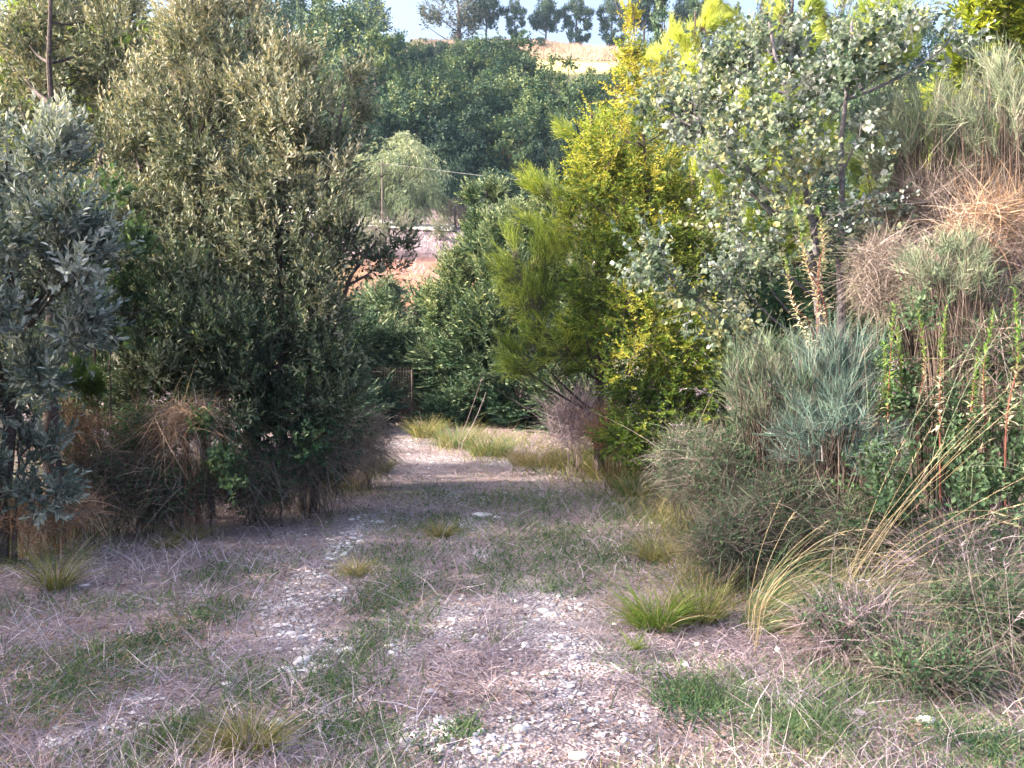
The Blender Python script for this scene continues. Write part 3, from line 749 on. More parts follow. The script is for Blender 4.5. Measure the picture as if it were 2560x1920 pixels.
plant('oleaster_shrub', 'rounded grey green shrub with pale upright tips right of the tallest left shrub', 'shrub',
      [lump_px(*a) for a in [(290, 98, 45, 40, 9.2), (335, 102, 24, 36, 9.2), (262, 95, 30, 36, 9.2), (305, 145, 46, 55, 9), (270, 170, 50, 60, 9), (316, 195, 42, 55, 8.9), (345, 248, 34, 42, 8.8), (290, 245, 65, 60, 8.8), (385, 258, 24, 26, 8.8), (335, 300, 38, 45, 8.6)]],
      [tr(285, 9.0, (290, 60), (280, 230)), tr(300, 8.9, (345, 100), (320, 240)), tr(310, 8.8, (375, 240), (335, 320))], 'ole', OLE, 4, per=9.5, spc=24, size=.048, slen=.22, tone=.42, tonez=.55, trunk_r=.035)  # upper leaf tones lightened in place of sun on the crown
plant('oleaster_shrub', 'dark lower shrub of small leaves under the two tall grey shrubs', 'shrub',
      [lump_px(*a) for a in [(200, 315, 70, 55, 8.6), (130, 340, 55, 55, 8.6), (250, 350, 60, 55, 8.4), (300, 370, 50, 55, 8.4), (180, 385, 70, 40, 8.4), (325, 405, 36, 40, 8.4), (100, 290, 40, 50, 8.8), (240, 405, 60, 36, 8.2)]],
      [tr(210, 8.5, (200, 280), (200, 400)), tr(255, 8.4, (280, 330), (260, 410)), tr(150, 8.5, (120, 300), (140, 400))], 'ole', OLEG, 5, per=14, spc=24, size=.045, slen=.20, tone=.42, tonez=.2, trunk_r=.04)
plant('oleaster_shrub', 'blue grey shrub with large narrow leaves filling the left edge', 'shrub',
      [lump_px(*a) for a in [(15, 150, 45, 40, 6.4), (50, 180, 36, 45, 6.4), (10, 230, 60, 60, 6.3), (60, 245, 34, 50, 6.2), (20, 310, 60, 50, 6.2), (66, 320, 24, 40, 6.1), (40, 360, 42, 28, 6.1), (-40, 270, 60, 90, 6.5), (-30, 380, 40, 40, 6.4), (75, 280, 24, 50, 6.3), (5, 400, 40, 30, 6.3)]],
      [tr(-20, 6.6, (10, 150), (-10, 280)), tr(-5, 6.6, (60, 240), (20, 330))], 'ole', OLEB, 6, per=13, spc=22, size=.052, slen=.20, tone=.48, tonez=.1, trunk_r=.05)
plant('oleaster_shrub', 'low blue grey bush at the left edge below the narrow-leaved shrub', 'shrub',
      [lump_px(*a) for a in [(15, 415, 30, 26, 6.6), (25, 460, 42, 34, 6.5), (-30, 450, 40, 40, 6.5), (40, 490, 30, 22, 6.4)]],
      [tr(10, 6.6, (20, 440))], 'ole', OLEB, 7, per=12, spc=18, size=.048, slen=.16, tone=.36, trunk_r=.02)
plant('oak_sapling', 'leafy green oak sapling between the blue grey shrub and the tall shrub', 'sapling',
      [lump_px(*a) for a in [(95, 205, 26, 26, 7.9), (108, 240, 30, 30, 7.9), (125, 272, 26, 28, 7.9), (85, 250, 26, 30, 7.9)]],
      [tr(100, 8.1, (105, 210), (95, 330))], 'oak', GREEN, 8, per=9, spc=16, size=.065, slen=.16, tone=.40, trunk_r=.018)
plant('oak_sapling', 'smaller green oak sapling lower down in front of the dark shrub', 'sapling',
      [lump_px(*a) for a in [(125, 320, 36, 22, 7.9), (80, 318, 26, 24, 7.9), (60, 300, 22, 24, 8)]],
      [tr(110, 8.1, (110, 310))], 'oak', GREEN, 9, per=9, spc=14, size=.055, slen=.15, tone=.40, trunk_r=.015)
plant('pine_sapling', 'feathery dark green pine sapling in a gap beneath the blue grey shrub', 'sapling',
      [lump_px(*a) for a in [(78, 375, 26, 20, 7.6), (96, 392, 22, 16, 7.6)]], [tr(84, 7.7, (84, 365))], 'pine', mat_leaf("dark_pine_needle", [(.05, .10, .03), (.08, .15, .04), (.12, .20, .06), (.18, .26, .09)], .3), 10, per=9, spc=16, size=.10, slen=.12, tone=.4, trunk_r=.015)
tbk = Buf(); tp = smooth_path([gx(54, 7.3, -.1), P(53, 470, 7.3), P(50, 420, 7.3), P(52, 360, 7.3)], 12)
tp = tp + np.random.default_rng(5).normal(0, .012, tp.shape)
tube(tbk, tp, np.linspace(.085, .05, 12), 9); tag(tbk.build('tree_stump', M_bark, smooth=True), 'thick dark leaning trunk half hidden in dry stems near the left edge', 'dead trunk')
plant('bramble', 'bright leafy bramble clump growing out of the reddish dry stems', 'bramble',
      [lump_px(*a) for a in [(198, 440, 26, 22, 7.6), (215, 455, 22, 22, 7.5), (222, 480, 24, 18, 7.5)]], [tr(210, 7.7, (210, 450))], 'oak', GREEN, 11, per=10, spc=9, size=.05, slen=.14, tone=.36, trunk_r=.01)
plant('bramble', 'small dark green leafy clump under the dark shrub, close to the path', 'bramble',
      [lump_px(*a) for a in [(268, 408, 30, 26, 8.0), (300, 440, 34, 24, 8.0), (255, 440, 24, 22, 8.0)]], [tr(280, 8.1, (280, 420))], 'oak', BRAM, 12, per=10, spc=11, size=.042, slen=.14, tone=.40, trunk_r=.01)
LT = [('rusty drooping dry stems hanging under the dark shrub', 190, 420, 36, 20, 7.7, RUST, .34, 1.1, 620, .2, .48),
      ('pale rusty fan of dry stems left of the leafy bramble', 145, 432, 30, 26, 7.9, RUST, .30, .7, 420, .3, .42),
      ('purple brown tangle of dry stems behind the low blue bush', 105, 475, 48, 40, 7.7, DRY, .34, .5, 1500, .2, .36),
      ('dark purple tangle of stems below the leafy bramble', 165, 490, 52, 32, 7.8, DRY, .30, .5, 1500, .2, .30),
      ('brown tangle of stems at the foot of the dark shrub', 255, 478, 46, 34, 8.2, DRY, .30, .6, 1500, .3, .30),
      ('grey brown drooping stems at the right foot of the dark shrub', 318, 450, 44, 40, 8.6, DRY, .34, .9, 1600, .1, .36),
      ('pale brown stick heap spilling over the left edge of the path', 366, 440, 26, 32, 10.5, DRY, .40, 1.0, 1000, .1, .5),
      ('red brown dry stems around the leaning trunk', 75, 425, 28, 30, 7.5, RUST, .26, .6, 420, .1, .25),
      ('orange dry grass clump at the bottom of the left thicket', 40, 512, 62, 18, 6.9, RUST, .22, .6, 1300, .5, .5)]
for i, (lb_, px, py, rx, ry, Y, mt, L_, dr, n_, up_, tn_) in enumerate(LT):
    tangle('dry_thicket', lb_, 'dry thicket', px, py, rx, ry, Y, n_, mt, L_, .0055, 1, up_, dr, tn_, seed=i, mats=[mt, DRY], frac=.35, leaf=BRAM if i in (3, 4, 5, 2, 1) else None, leafn=420, lsize=.035)

# ================================================================== MIDDLE
plant('cypress_tree', 'broad dark green cypress sweeping low over the end of the path', 'tree',
      [lump_px(*a) for a in [(345, 350, 48, 40, 22), (385, 332, 46, 34, 23), (458, 335, 46, 46, 23), (500, 372, 62, 50, 22), (400, 362, 50, 30, 23), (550, 385, 44, 42, 21), (445, 338, 40, 36, 23), (420, 372, 50, 26, 22.6), (470, 360, 55, 44, 22), (520, 398, 56, 36, 20.5), (475, 408, 46, 24, 20.5), (350, 392, 40, 28, 19.5), (335, 405, 34, 24, 18), (570, 415, 36, 28, 18)]],
      [[gx(455, 22.5), P(450, 250, 22.5)], [gx(520, 21.5), P(520, 340, 21.5)]], 'cypress', CYP, 20, per=2.6, spc=34, size=.085, slen=.5, tone=.38, tonez=.35, trunk_r=.12, upk=.15, rad_k=.3)
plant('cypress_tree', 'dull olive cypress between the dark cypress and the elm bush', 'tree',
      [lump_px(*a) for a in [(600, 360, 44, 40, 15), (620, 320, 40, 44, 15), (640, 400, 44, 34, 14.5), (580, 405, 40, 30, 15), (600, 300, 34, 36, 15.2), (650, 350, 40, 44, 14.8)]],
      [[gx(610, 15.2), P(610, 270, 15.2)]], 'cypress', CYPP, 33, per=3.4, spc=26, size=.06, slen=.34, tone=.18, tonez=.2, trunk_r=.07, upk=.3)
plant('dark_shrub', 'dark green leafy shrub filling the shade behind the poplar trunks', 'shrub',
      [lump_px(*a) for a in [(740, 330, 50, 50, 11.5), (800, 320, 50, 50, 11.5), (860, 300, 44, 60, 11.5), (780, 390, 60, 50, 11), (850, 380, 50, 50, 11), (700, 400, 50, 50, 11.5), (900, 320, 44, 60, 11.5), (760, 270, 50, 40, 11.8), (700, 320, 44, 50, 12)]],
      [tr(800, 11.6, (800, 280), (795, 380))], 'oak', BRAM, 34, per=4.0, spc=20, size=.07, slen=.26, tone=.40, tonez=.2, trunk_r=.03, rad_k=.34)
plant('dark_shrub', 'deep green shrub seen in gaps behind the tall left shrubs', 'shrub',
      [lump_px(*a) for a in [(110, 300, 50, 60, 12), (180, 300, 60, 60, 12), (260, 300, 60, 60, 12), (140, 380, 60, 40, 11.5), (220, 380, 60, 40, 11.5), (300, 350, 44, 60, 11.5), (320, 290, 36, 44, 12), (60, 340, 50, 50, 12), (30, 420, 50, 40, 10.5), (150, 425, 60, 30, 10), (235, 425, 60, 30, 10), (90, 420, 50, 34, 10), (310, 415, 50, 34, 10.5)]],
      [tr(210, 12, (200, 250), (205, 370))], 'oak', BRAM, 35, per=3.6, spc=20, size=.07, slen=.26, tone=.36, tonez=.2, trunk_r=.03, rad_k=.34)
plant('cypress_tree', 'pale green cypress with a pointed top, left of the bright pine', 'tree',
      [lump_px(*a) for a in [(541, 192, 12, 22, 20), (530, 222, 24, 30, 20), (518, 258, 34, 36, 19.6), (500, 300, 42, 40, 19.2), (540, 300, 36, 50, 19.6), (500, 345, 48, 40, 18.8)]],
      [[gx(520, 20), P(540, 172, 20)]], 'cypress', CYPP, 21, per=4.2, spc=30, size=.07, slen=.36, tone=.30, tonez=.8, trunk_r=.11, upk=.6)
plant('cypress_tree', 'small pale cypress beside the red earth slope', 'tree',
      [lump_px(*a) for a in [(486, 205, 12, 18, 21.5), (482, 235, 18, 22, 21.3), (478, 268, 24, 28, 21), (462, 290, 26, 24, 20.8), (485, 300, 36, 30, 20.5), (440, 312, 26, 18, 20.5)]],
      [[gx(480, 21.5), P(486, 190, 21.5)]], 'cypress', CYPP, 22, per=4.5, spc=30, size=.07, slen=.36, tone=.5, tonez=.2, trunk_r=.09, upk=.5)
plant('pine_tree', 'bright yellow green pine with plume-like tips left of the golden elm', 'tree',
      [lump_px(*a) for a in [(588, 130, 14, 24, 11.6), (592, 165, 26, 34, 11.5), (556, 192, 20, 26, 11.4), (572, 225, 32, 36, 11.3), (520, 266, 18, 22, 11), (545, 280, 32, 34, 11), (585, 275, 36, 40, 11), (530, 315, 32, 30, 11), (575, 330, 44, 36, 11), (540, 360, 36, 28, 11), (600, 240, 30, 40, 11.4)]],
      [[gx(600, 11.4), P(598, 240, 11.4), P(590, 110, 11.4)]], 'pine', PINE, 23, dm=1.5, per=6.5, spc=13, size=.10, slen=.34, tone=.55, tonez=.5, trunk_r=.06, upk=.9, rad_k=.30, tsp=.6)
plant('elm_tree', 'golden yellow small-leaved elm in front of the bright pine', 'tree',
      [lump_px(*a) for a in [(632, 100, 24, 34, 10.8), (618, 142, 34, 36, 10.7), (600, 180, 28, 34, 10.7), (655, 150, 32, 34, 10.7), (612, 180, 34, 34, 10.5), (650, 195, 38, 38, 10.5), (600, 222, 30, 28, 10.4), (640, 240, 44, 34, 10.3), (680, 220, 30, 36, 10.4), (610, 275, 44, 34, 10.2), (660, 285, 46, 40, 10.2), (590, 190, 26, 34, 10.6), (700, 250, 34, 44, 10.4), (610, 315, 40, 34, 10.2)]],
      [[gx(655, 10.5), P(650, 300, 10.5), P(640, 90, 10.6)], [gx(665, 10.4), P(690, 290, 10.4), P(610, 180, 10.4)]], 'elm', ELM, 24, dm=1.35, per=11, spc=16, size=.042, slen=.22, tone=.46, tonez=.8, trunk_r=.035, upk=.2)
plant('elm_tree', 'slim elm shoot with golden leaves rising against the ridge', 'tree',
      [lump_px(*a) for a in [(632, 22, 11, 24, 10.9), (631, 50, 14, 26, 10.9), (636, 80, 18, 26, 10.9), (628, 66, 14, 20, 10.9)]],
      [[gx(650, 11), P(648, 200, 11), P(632, 5, 10.9)]], 'elm', ELM, 25, per=26, spc=9, size=.036, slen=.15, tone=.68, trunk_r=.018)
plant('elm_bush', 'low yellow green elm bush with small dense leaves beside the clearing', 'shrub',
      [lump_px(*a) for a in [(650, 330, 44, 36, 9.2), (690, 350, 40, 44, 9.1), (640, 372, 40, 28, 9), (680, 400, 40, 30, 9), (625, 420, 30, 30, 9.1), (635, 440, 34, 24, 8.9), (675, 445, 36, 22, 8.9), (715, 400, 32, 50, 9)]],
      [tr(675, 9.2, (670, 310), (680, 400)), tr(690, 9.2, (650, 350), (680, 440))], 'elm', ELM, 26, dm=1.3, per=14, spc=16, size=.040, slen=.20, tone=.30, tonez=.35, trunk_r=.02, upk=.1)
plant('pine_tree', 'yellow pine plume above the golden elm', 'tree',
      [lump_px(*a) for a in [(698, 28, 14, 22, 13.5), (695, 60, 20, 26, 13.5), (672, 70, 24, 26, 13.5), (735, 50, 26, 18, 13.5), (690, 95, 22, 26, 13.5), (760, 20, 20, 18, 13.5), (840, 12, 26, 20, 13.5), (890, 30, 24, 24, 13.5)]],
      [[gx(690, 13.6), P(695, 10, 13.6)]], 'pine', PINE, 27, dm=2.0, per=6, spc=16, size=.13, slen=.26, tone=.8, trunk_r=.05, upk=.9)
plant('pine_tree', 'bright green pine seen in slits between the poplar leaves', 'tree',
      [lump_px(*a) for a in [(790, 25, 18, 40, 13), (806, 90, 16, 36, 13), (760, 105, 22, 26, 13), (750, 170, 30, 30, 13), (810, 170, 34, 40, 13), (770, 230, 40, 40, 13), (870, 60, 30, 40, 13), (700, 200, 30, 40, 13), (890, 190, 50, 40, 13), (970, 170, 40, 40, 13)]],
      [[gx(790, 13.2), P(792, -10, 13.2)]], 'pine', PINE, 28, dm=2.4, per=4, spc=16, size=.13, slen=.26, tone=.6, trunk_r=.07, upk=.9)
plant('white_poplar', 'white poplar with silver-backed leaves and several grey stems', 'tree',
      [lump_px(*a) for a in [(668, 98, 22, 22, 8.6), (700, 88, 26, 26, 8.6), (735, 62, 22, 28, 8.6), (775, 60, 26, 26, 8.5), (815, 45, 22, 26, 8.5), (862, 40, 30, 30, 8.4), (905, 55, 28, 28, 8.4), (935, 28, 22, 24, 8.4), (845, 85, 34, 32, 8.3), (790, 95, 34, 32, 8.3), (742, 115, 34, 32, 8.3), (698, 135, 28, 26, 8.3), (715, 188, 36, 30, 8.2), (775, 160, 40, 32, 8.1), (832, 135, 38, 36, 8.1), (850, 185, 30, 32, 8), (795, 210, 36, 30, 8.1), (735, 240, 32, 28, 8.1), (668, 268, 26, 14, 8.0), (705, 292, 30, 20, 8.0), (755, 285, 32, 26, 8.2), (860, 235, 22, 26, 8.2), (720, 332, 22, 16, 8.0)]],
      [[gx(825, 8.5), P(822, 330, 8.5), P(808, 200, 8.4), P(770, 20, 8.5)], [gx(842, 8.3), P(842, 330, 8.3), P(840, 210, 8.3), P(850, 20, 8.3)], [gx(834, 8.4), P(818, 300, 8.4), P(790, 220, 8.3), P(700, 120, 8.4)]],
      'poplar', POP, 29, dm=.34, limb_every=1, per=7, spc=12, size=.058, slen=.26, tone=.42, trunk_r=.05, bark=M_barkgrey, upk=.35, rad_k=.36)
plant('cypress_tree', 'yellow green cypress filling the top right corner', 'tree',
      [lump_px(*a) for a in [(985, 15, 36, 30, 12), (1020, 50, 34, 40, 12), (960, 40, 20, 34, 12), (990, 70, 26, 22, 12), (1050, 10, 40, 60, 12), (945, 85, 18, 24, 11.8)]],
      [[gx(1010, 12.2), P(1005, -40, 12.2)]], 'cypress', CYPY, 30, per=5, spc=26, size=.06, slen=.28, tone=.5, tonez=.2, trunk_r=.08, upk=.2)

# ================================================================== RIGHT BANK
broom('broom_bush', 'large grey green broom bush with fanned stems at the upper right', 'shrub', 915, 150, 50, 46, 8.4, 9000, BROOM, .34, 1, 110, basepx=930)
broom('broom_bush', 'tall broom bush with yellowish fine stems at the right edge', 'shrub', 1005, 130, 55, 55, 8.0, 8500, BROOM, .34, 2, 110, basepx=1000, tone=.62)
tangle('dry_thicket', 'brown bare broom stems under the large broom bush', 'dry thicket', 935, 215, 55, 45, 8.2, 2600, DRY, .42, .005, .8, .5, .3, .38, seed=20, segs=4)
tangle('dry_thicket', 'purple brown dead stems at the right edge above the orange straw', 'dry thicket', 1010, 185, 50, 40, 8.2, 2000, DRY, .40, .005, .8, .5, .35, .40, seed=21)
tangle('straw_heap', 'sunlit orange heap of arching dry straw at the right edge', 'dry grass', 1000, 222, 56, 26, 7.1, 900, RUST, .42, .005, .8, .1, .5, .52, seed=22, mats=[RUST, DRY], frac=.4, node=12, dirbias=(.25, -.2, .1), segs=6)
tangle('dry_thicket', 'lilac grey dead stems below the orange straw', 'dry thicket', 985, 265, 62, 40, 7.3, 2600, STRAW, .38, .005, .8, .3, .7, .38, seed=23, mats=[STRAW, DRY], frac=.5)
broom('broom_bush', 'small rounded olive broom bush below the orange straw', 'shrub', 955, 280, 48, 34, 7.0, 6500, BROOM, .22, 3, 80, basepx=950, fan=.7, tone=.6, up=.5)
tangle('dry_thicket', 'pinkish dry stems right of the poplar trunks', 'dry thicket', 885, 275, 34, 40, 7.6, 1400, DRY, .32, .005, .8, .4, .5, .5, seed=24)
tangle('dry_thicket', 'brown stems standing behind the leafy spikes at the right edge', 'dry thicket', 1010, 350, 50, 40, 6.8, 1500, DRY, .36, .005, .8, .5, .5, .38, seed=25, leaf=BRAM, leafn=500, lsize=.04)
broom('broom_bush', 'blue green rush-like broom clump in front of the poplar trunks', 'shrub', 838, 395, 38, 44, 6.3, 6000, BROOMB, .30, 4, 70, basepx=830, fan=.5, up=1.4, w=.0042, dead=.18, tone=.30)
broom('broom_bush', 'dull grey green broom clump left of the blue green one', 'shrub', 772, 400, 50, 48, 6.6, 6500, BROOM, .28, 5, 80, basepx=770, fan=.6, up=1.0, tone=.24, dead=.25)
broom('broom_bush', 'small spreading blue green broom low in front of the dead thicket', 'shrub', 835, 445, 50, 30, 6.0, 4200, BROOMB, .24, 6, 60, basepx=835, fan=.8, up=.6, tone=.32)
for i, a in enumerate([((797, 828), 198, 330, 6.5, 'cream-leaved spike with a green tip rising left of the poplar trunk'),
                       ((822, 818), 204, 290, 6.6, 'shorter cream spike with curled leaves touching the poplar trunk'),
                       ((785, 815), 262, 350, 6.4, 'lower curved cream spike left of the poplar trunks'),
                       ((893, 888), 306, 420, 5.9, 'tall fresh green spike, leftmost of the row above the brambles'),
                       ((924, 918), 312, 420, 5.9, 'spike with cream lower leaves, second in the row above the brambles'),
                       ((950, 940), 310, 430, 5.8, 'green-tipped spike with brown leaves, third in the row above the brambles'),
                       ((978, 970), 345, 440, 5.8, 'short olive spike between two taller ones above the brambles'),
                       ((993, 985), 312, 420, 5.8, 'thin yellow green spike near the right end of the row'),
                       ((1018, 1006), 284, 430, 5.6, 'tallest green spike with orange lower leaves at the right edge'),
                       ((905, 900), 335, 420, 6.0, 'half hidden green spike behind the leftmost tall one'),
                       ((880, 878), 345, 430, 6.0, 'small green spike beside the blue green broom')]):
    spike(*a, i, cream=(.62, .75, .8, .05, .5, .5, .35, .35, .45, .1, .15)[i], bend=(-.03, .01, -.02, 0, .01, -.01, .01, 0, .02, 0, 0)[i])
plant('bramble', 'dark green bramble bank at the right edge under the leafy spikes', 'bramble',
      [lump_px(*a) for a in [(940, 400, 34, 30, 5.9), (985, 415, 40, 34, 5.8), (1020, 450, 36, 40, 5.7), (940, 450, 40, 34, 5.7), (985, 480, 46, 36, 5.6), (905, 480, 34, 30, 5.5), (960, 510, 50, 26, 5.3), (1010, 500, 36, 36, 5.3), (890, 500, 30, 22, 5.3)]],
      [tr(960, 6.0, (960, 400)), tr(1000, 6, (1010, 420))], 'oak', GREEN, 31, dm=1.3, per=14, spc=13, size=.038, slen=.16, tone=.42, tonez=.1, trunk_r=.012)
plant('bramble', 'fresh green leafy bush left of the bramble bank, below the broom', 'bramble',
      [lump_px(*a) for a in [(888, 385, 26, 30, 6.1), (905, 425, 30, 30, 6.0), (880, 440, 26, 26, 6.0), (915, 340, 24, 30, 6.4)]],
      [tr(890, 6.2, (890, 380))], 'oak', GREEN, 32, per=14, spc=11, size=.034, slen=.15, tone=.36, trunk_r=.012)
RT = [('dark brown dead thicket at the right side of the clearing', 740, 478, 60, 48, 6.8, DRY, .30, .4, 3000, .4, .26),
      ('grey olive twiggy thicket beside the elm bush', 690, 465, 34, 36, 7.8, DRY, .30, .4, 1500, .4, .40),
      ('purple brown twig mass behind the arching tussock', 790, 515, 48, 40, 6.0, DRY, .28, .4, 2200, .4, .28),
      ('dark hollow thicket left of the arching tussock', 735, 545, 44, 34, 5.9, DRY, .26, .4, 1800, .4, .26),
      ('brown twiggy mass under the bramble bank', 870, 530, 46, 28, 5.7, DRY, .28, .4, 1900, .4, .32),
      ('pale tangled dry stems below the bramble bank at the right', 965, 560, 58, 26, 5.2, STRAW, .34, .5, 1300, .3, .42),
      ('grey brown tangle of dead grass at the lower right edge', 985, 615, 60, 32, 4.6, DRY, .32, .5, 1700, .2, .45),
      ('rosy tangle of dead stems in front of the arching tussock', 860, 630, 60, 28, 4.6, STRAW, .28, .5, 1700, .2, .38),
      ('low dark weedy tangle near the bottom right corner', 930, 670, 60, 24, 4.2, DRY, .24, .5, 1400, .2, .34)]
for i, (lb_, px, py, rx, ry, Y, mt, L_, dr, n_, up_, tn_) in enumerate(RT):
    tangle('dry_thicket', lb_, 'dry thicket', px, py, rx, ry, Y, n_, mt, L_, .0042, .9, up_, dr, tn_, seed=40 + i, mats=[mt, DRY if mt is STRAW else BROOM], frac=.35, leaf=BRAM, leafn=(700, 600, 400, 200, 700, 600, 700, 400, 500)[i], lsize=.026)
tussock(768, 626, 150, 118, 'big arching tussock with golden stalks leaning to the right', GRASS, 2000, 20, lean=(.85, -.1), droop=.75, w=.0036, dry=.38, spread=.5, tone=.55, lmul=1.1)
tussock(700, 622, 80, 60, 'upright green tussock left of the big arching one', TUSS, 520, 21, droop=.35, dry=.2, spread=.5)
tussock(850, 600, 60, 56, 'ginger tussock right of the big arching one', TUSS, 260, 22, lean=(.3, 0), dry=.75, spread=.4, tone=.4)
tussock(655, 628, 90, 60, 'bright fresh green grass clump at the right edge of the clearing', LUSH, 520, 23, droop=.6, dry=.2, spread=.5, w=.0058, name='grass_clump', cat='grass clump')
tussock(636, 650, 20, 22, 'tiny vivid green weed alone in the straw', LUSH, 60, 24, droop=.3, dry=0, spread=.6, w=.009, name='grass_clump', cat='grass clump', tone=.8)
tussock(655, 560, 60, 40, 'yellowing grass clump in front of the elm bush', TUSS, 420, 25, dry=.35)
tussock(700, 530, 70, 42, 'loose yellow green tussock at the foot of the dead thicket', TUSS, 420, 26, dry=.4, lean=(-.3, 0))
def stalks(name, label, pts, seed, mat=GOLD, w=.005):
    w *= .62; pts = pts + [((a[0] + 5, a[1] - 3), (m[0] + 9, m[1] + 6), (b[0] + 14, b[1] + 12), Y - .08) for (a, m, b, Y) in pts[::2]] if len(pts) > 4 else pts
    R = np.random.default_rng(8000 + seed); bb = Buf()
    for (a, m, b, Y) in pts:
        q = bez(P(*a, Y), P(*m, Y), P(*b, Y - .1), 12); g = float(terr(q[0][0], q[0][1])); q[0][2] = g - .01
        tube(bb, q, np.linspace(w * .55, w * .25, 12), 4, R.uniform(.3, .9))
        k = 10; hp = q[-3] + (q[-1] - q[-3]) * R.uniform(0, 1, (k, 1))
        strands(bb, R, hp, nrm(np.broadcast_to(q[-1] - q[-3], (k, 3)) + R.normal(0, .08, (k, 3))), .035, np.zeros((k, 3)), .004, 2, .8)
    o = bb.build(name, mat); tag(o, label, 'grass stalks'); return o
stalks('grass_stalks', 'bundle of long pale stalks arching from the tussocks towards the right edge',
       [((828, 610), (880, 500), (1008, 388), 4.9), ((835, 612), (890, 500), (1000, 400), 4.9), ((826, 605), (880, 520), (975, 428), 5.0), ((840, 615), (900, 540), (1023, 478), 4.8), ((838, 612), (880, 520), (930, 430), 5.0), ((830, 610), (900, 505), (990, 420), 4.95), ((845, 612), (930, 520), (1040, 500), 4.7), ((842, 606), (870, 500), (905, 440), 5.1), ((850, 600), (930, 480), (1020, 520), 4.7), ((832, 600), (860, 530), (950, 470), 5.0)], 1)
stalks('grass_stalks', 'golden stalks bowing over the big arching tussock',
       [((752, 622), (770, 540), (850, 548), 4.85), ((756, 620), (785, 520), (900, 560), 4.8), ((750, 622), (765, 560), (830, 520), 4.9), ((758, 622), (800, 520), (880, 530), 4.8), ((748, 624), (752, 560), (780, 500), 4.9), ((754, 622), (790, 545), (870, 590), 4.7)], 2, w=.006)
stalks('grass_stalks', 'thin bare stems leaning among the tangle at the lower right',
       [((1000, 700), (975, 600), (960, 540), 4.2), ((940, 690), (900, 620), (860, 575), 4.2), ((1010, 690), (1000, 600), (990, 545), 4.2), ((900, 700), (880, 640), (840, 600), 4.2), ((960, 690), (1000, 640), (1023, 610), 4.2), ((880, 680), (883, 600), (886, 560), 4.4)], 3, STRAW, .004)
stalks('grass_stalks', 'slender green shoots leaning out of the bramble bank',
       [((878, 500), (900, 420), (975, 340), 5.5), ((900, 520), (905, 440), (925, 380), 5.5), ((930, 480), (935, 410), (985, 320), 5.6), ((870, 470), (868, 380), (862, 335), 5.9), ((960, 470), (1000, 455), (1023, 468), 5.4)], 4, BROOM, .005)
stalks('grass_stalks', 'pale bent twigs sticking out of the grey olive thicket',
       [((760, 470), (700, 420), (672, 425), 7), ((745, 425), (700, 380), (680, 390), 7), ((740, 470), (720, 440), (712, 430), 7), ((700, 480), (690, 440), (672, 440), 7.4)], 5, STRAW, .006)

# taller grass along the far right side of the path
for i, (px, py, w_, h_, l_, mt) in enumerate([(425, 437, 26, 24, 'yellow green grass clump at the right of the gate', TUSS), (455, 447, 36, 28, 'blue green grass clump under the cypress', GRASS), (490, 455, 44, 26, 'grey green grass bank below the cypress', GRASS),
        (535, 465, 50, 20, 'straw coloured grass clump right of the path bend', GOLD), (575, 468, 52, 30, 'yellow grass stand at the bend of the path', TUSS), (615, 478, 56, 34, 'tall soft yellow green grass at the foot of the elm bush', TUSS),
        (600, 460, 50, 30, 'darker grass behind the yellow stand', GRASS), (375, 472, 30, 20, 'yellowish grass at the left edge of the path', TUSS), (345, 488, 40, 20, 'dry grass fringe below the brown thicket', GOLD), (640, 495, 44, 26, 'short green grass in front of the elm bush', GRASS)]):
    tussock(px, py, w_ * 2.2, h_, l_, mt, 700, 60 + i, droop=.4, w=.006, dry=.25, spread=.5, name='grass_clump', cat='grass clump')
# dry shoots and pale weeds between cypress and elm bush
stalks('grass_stalks', 'two thin leaning dry stems in front of the dark cypress', [((458, 445), (468, 420), (482, 378), 14), ((460, 446), (475, 425), (486, 392), 14)], 6, STRAW, .02)
tangle('dry_thicket', 'reddish upright dry stems between the cypress and the elm bush', 'dry thicket', 612, 440, 22, 20, 10.5, 420, RUST, .4, .008, .8, 1.2, .15, .22, seed=70)
tangle('dry_thicket', 'pale crossed dry stems at the foot of the bright pine', 'dry thicket', 575, 425, 28, 28, 11.5, 600, STRAW, .45, .008, .8, .9, .2, .4, seed=71)
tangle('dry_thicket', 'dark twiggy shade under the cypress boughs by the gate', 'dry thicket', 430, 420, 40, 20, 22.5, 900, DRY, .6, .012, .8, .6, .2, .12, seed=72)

# wire gate across the end of the path
gc = G(394, 426); gY = gc[1]; gate = thing('wire_gate', 'rusty upright-barred wire gate closing the end of the path', 'gate', (gc[0], gY, gc[2]))
gx0, gx1 = (368 - 512) / F * gY, (412 - 512) / F * gY; gz = float(terr(gc[0], gY)); gh = 1.25
b = Buf()
for z in (.08, .65, gh): tube(b, [[gx0, gY, gz + z], [gx1, gY + .1, gz + z]], .012, 5)
for x in (gx0, gx1): tube(b, [[x, gY, gz - .1], [x, gY, gz + gh + .05]], .03, 6)
b.build('frame', M_rust, gate); b = Buf()
for x in np.linspace(gx0 + .07, gx1 - .07, 15): tube(b, [[x, gY + .02, gz + .03], [x, gY + .02, gz + gh + .1]], .008, 4)
tag(b.build('bars', M_rust, gate))

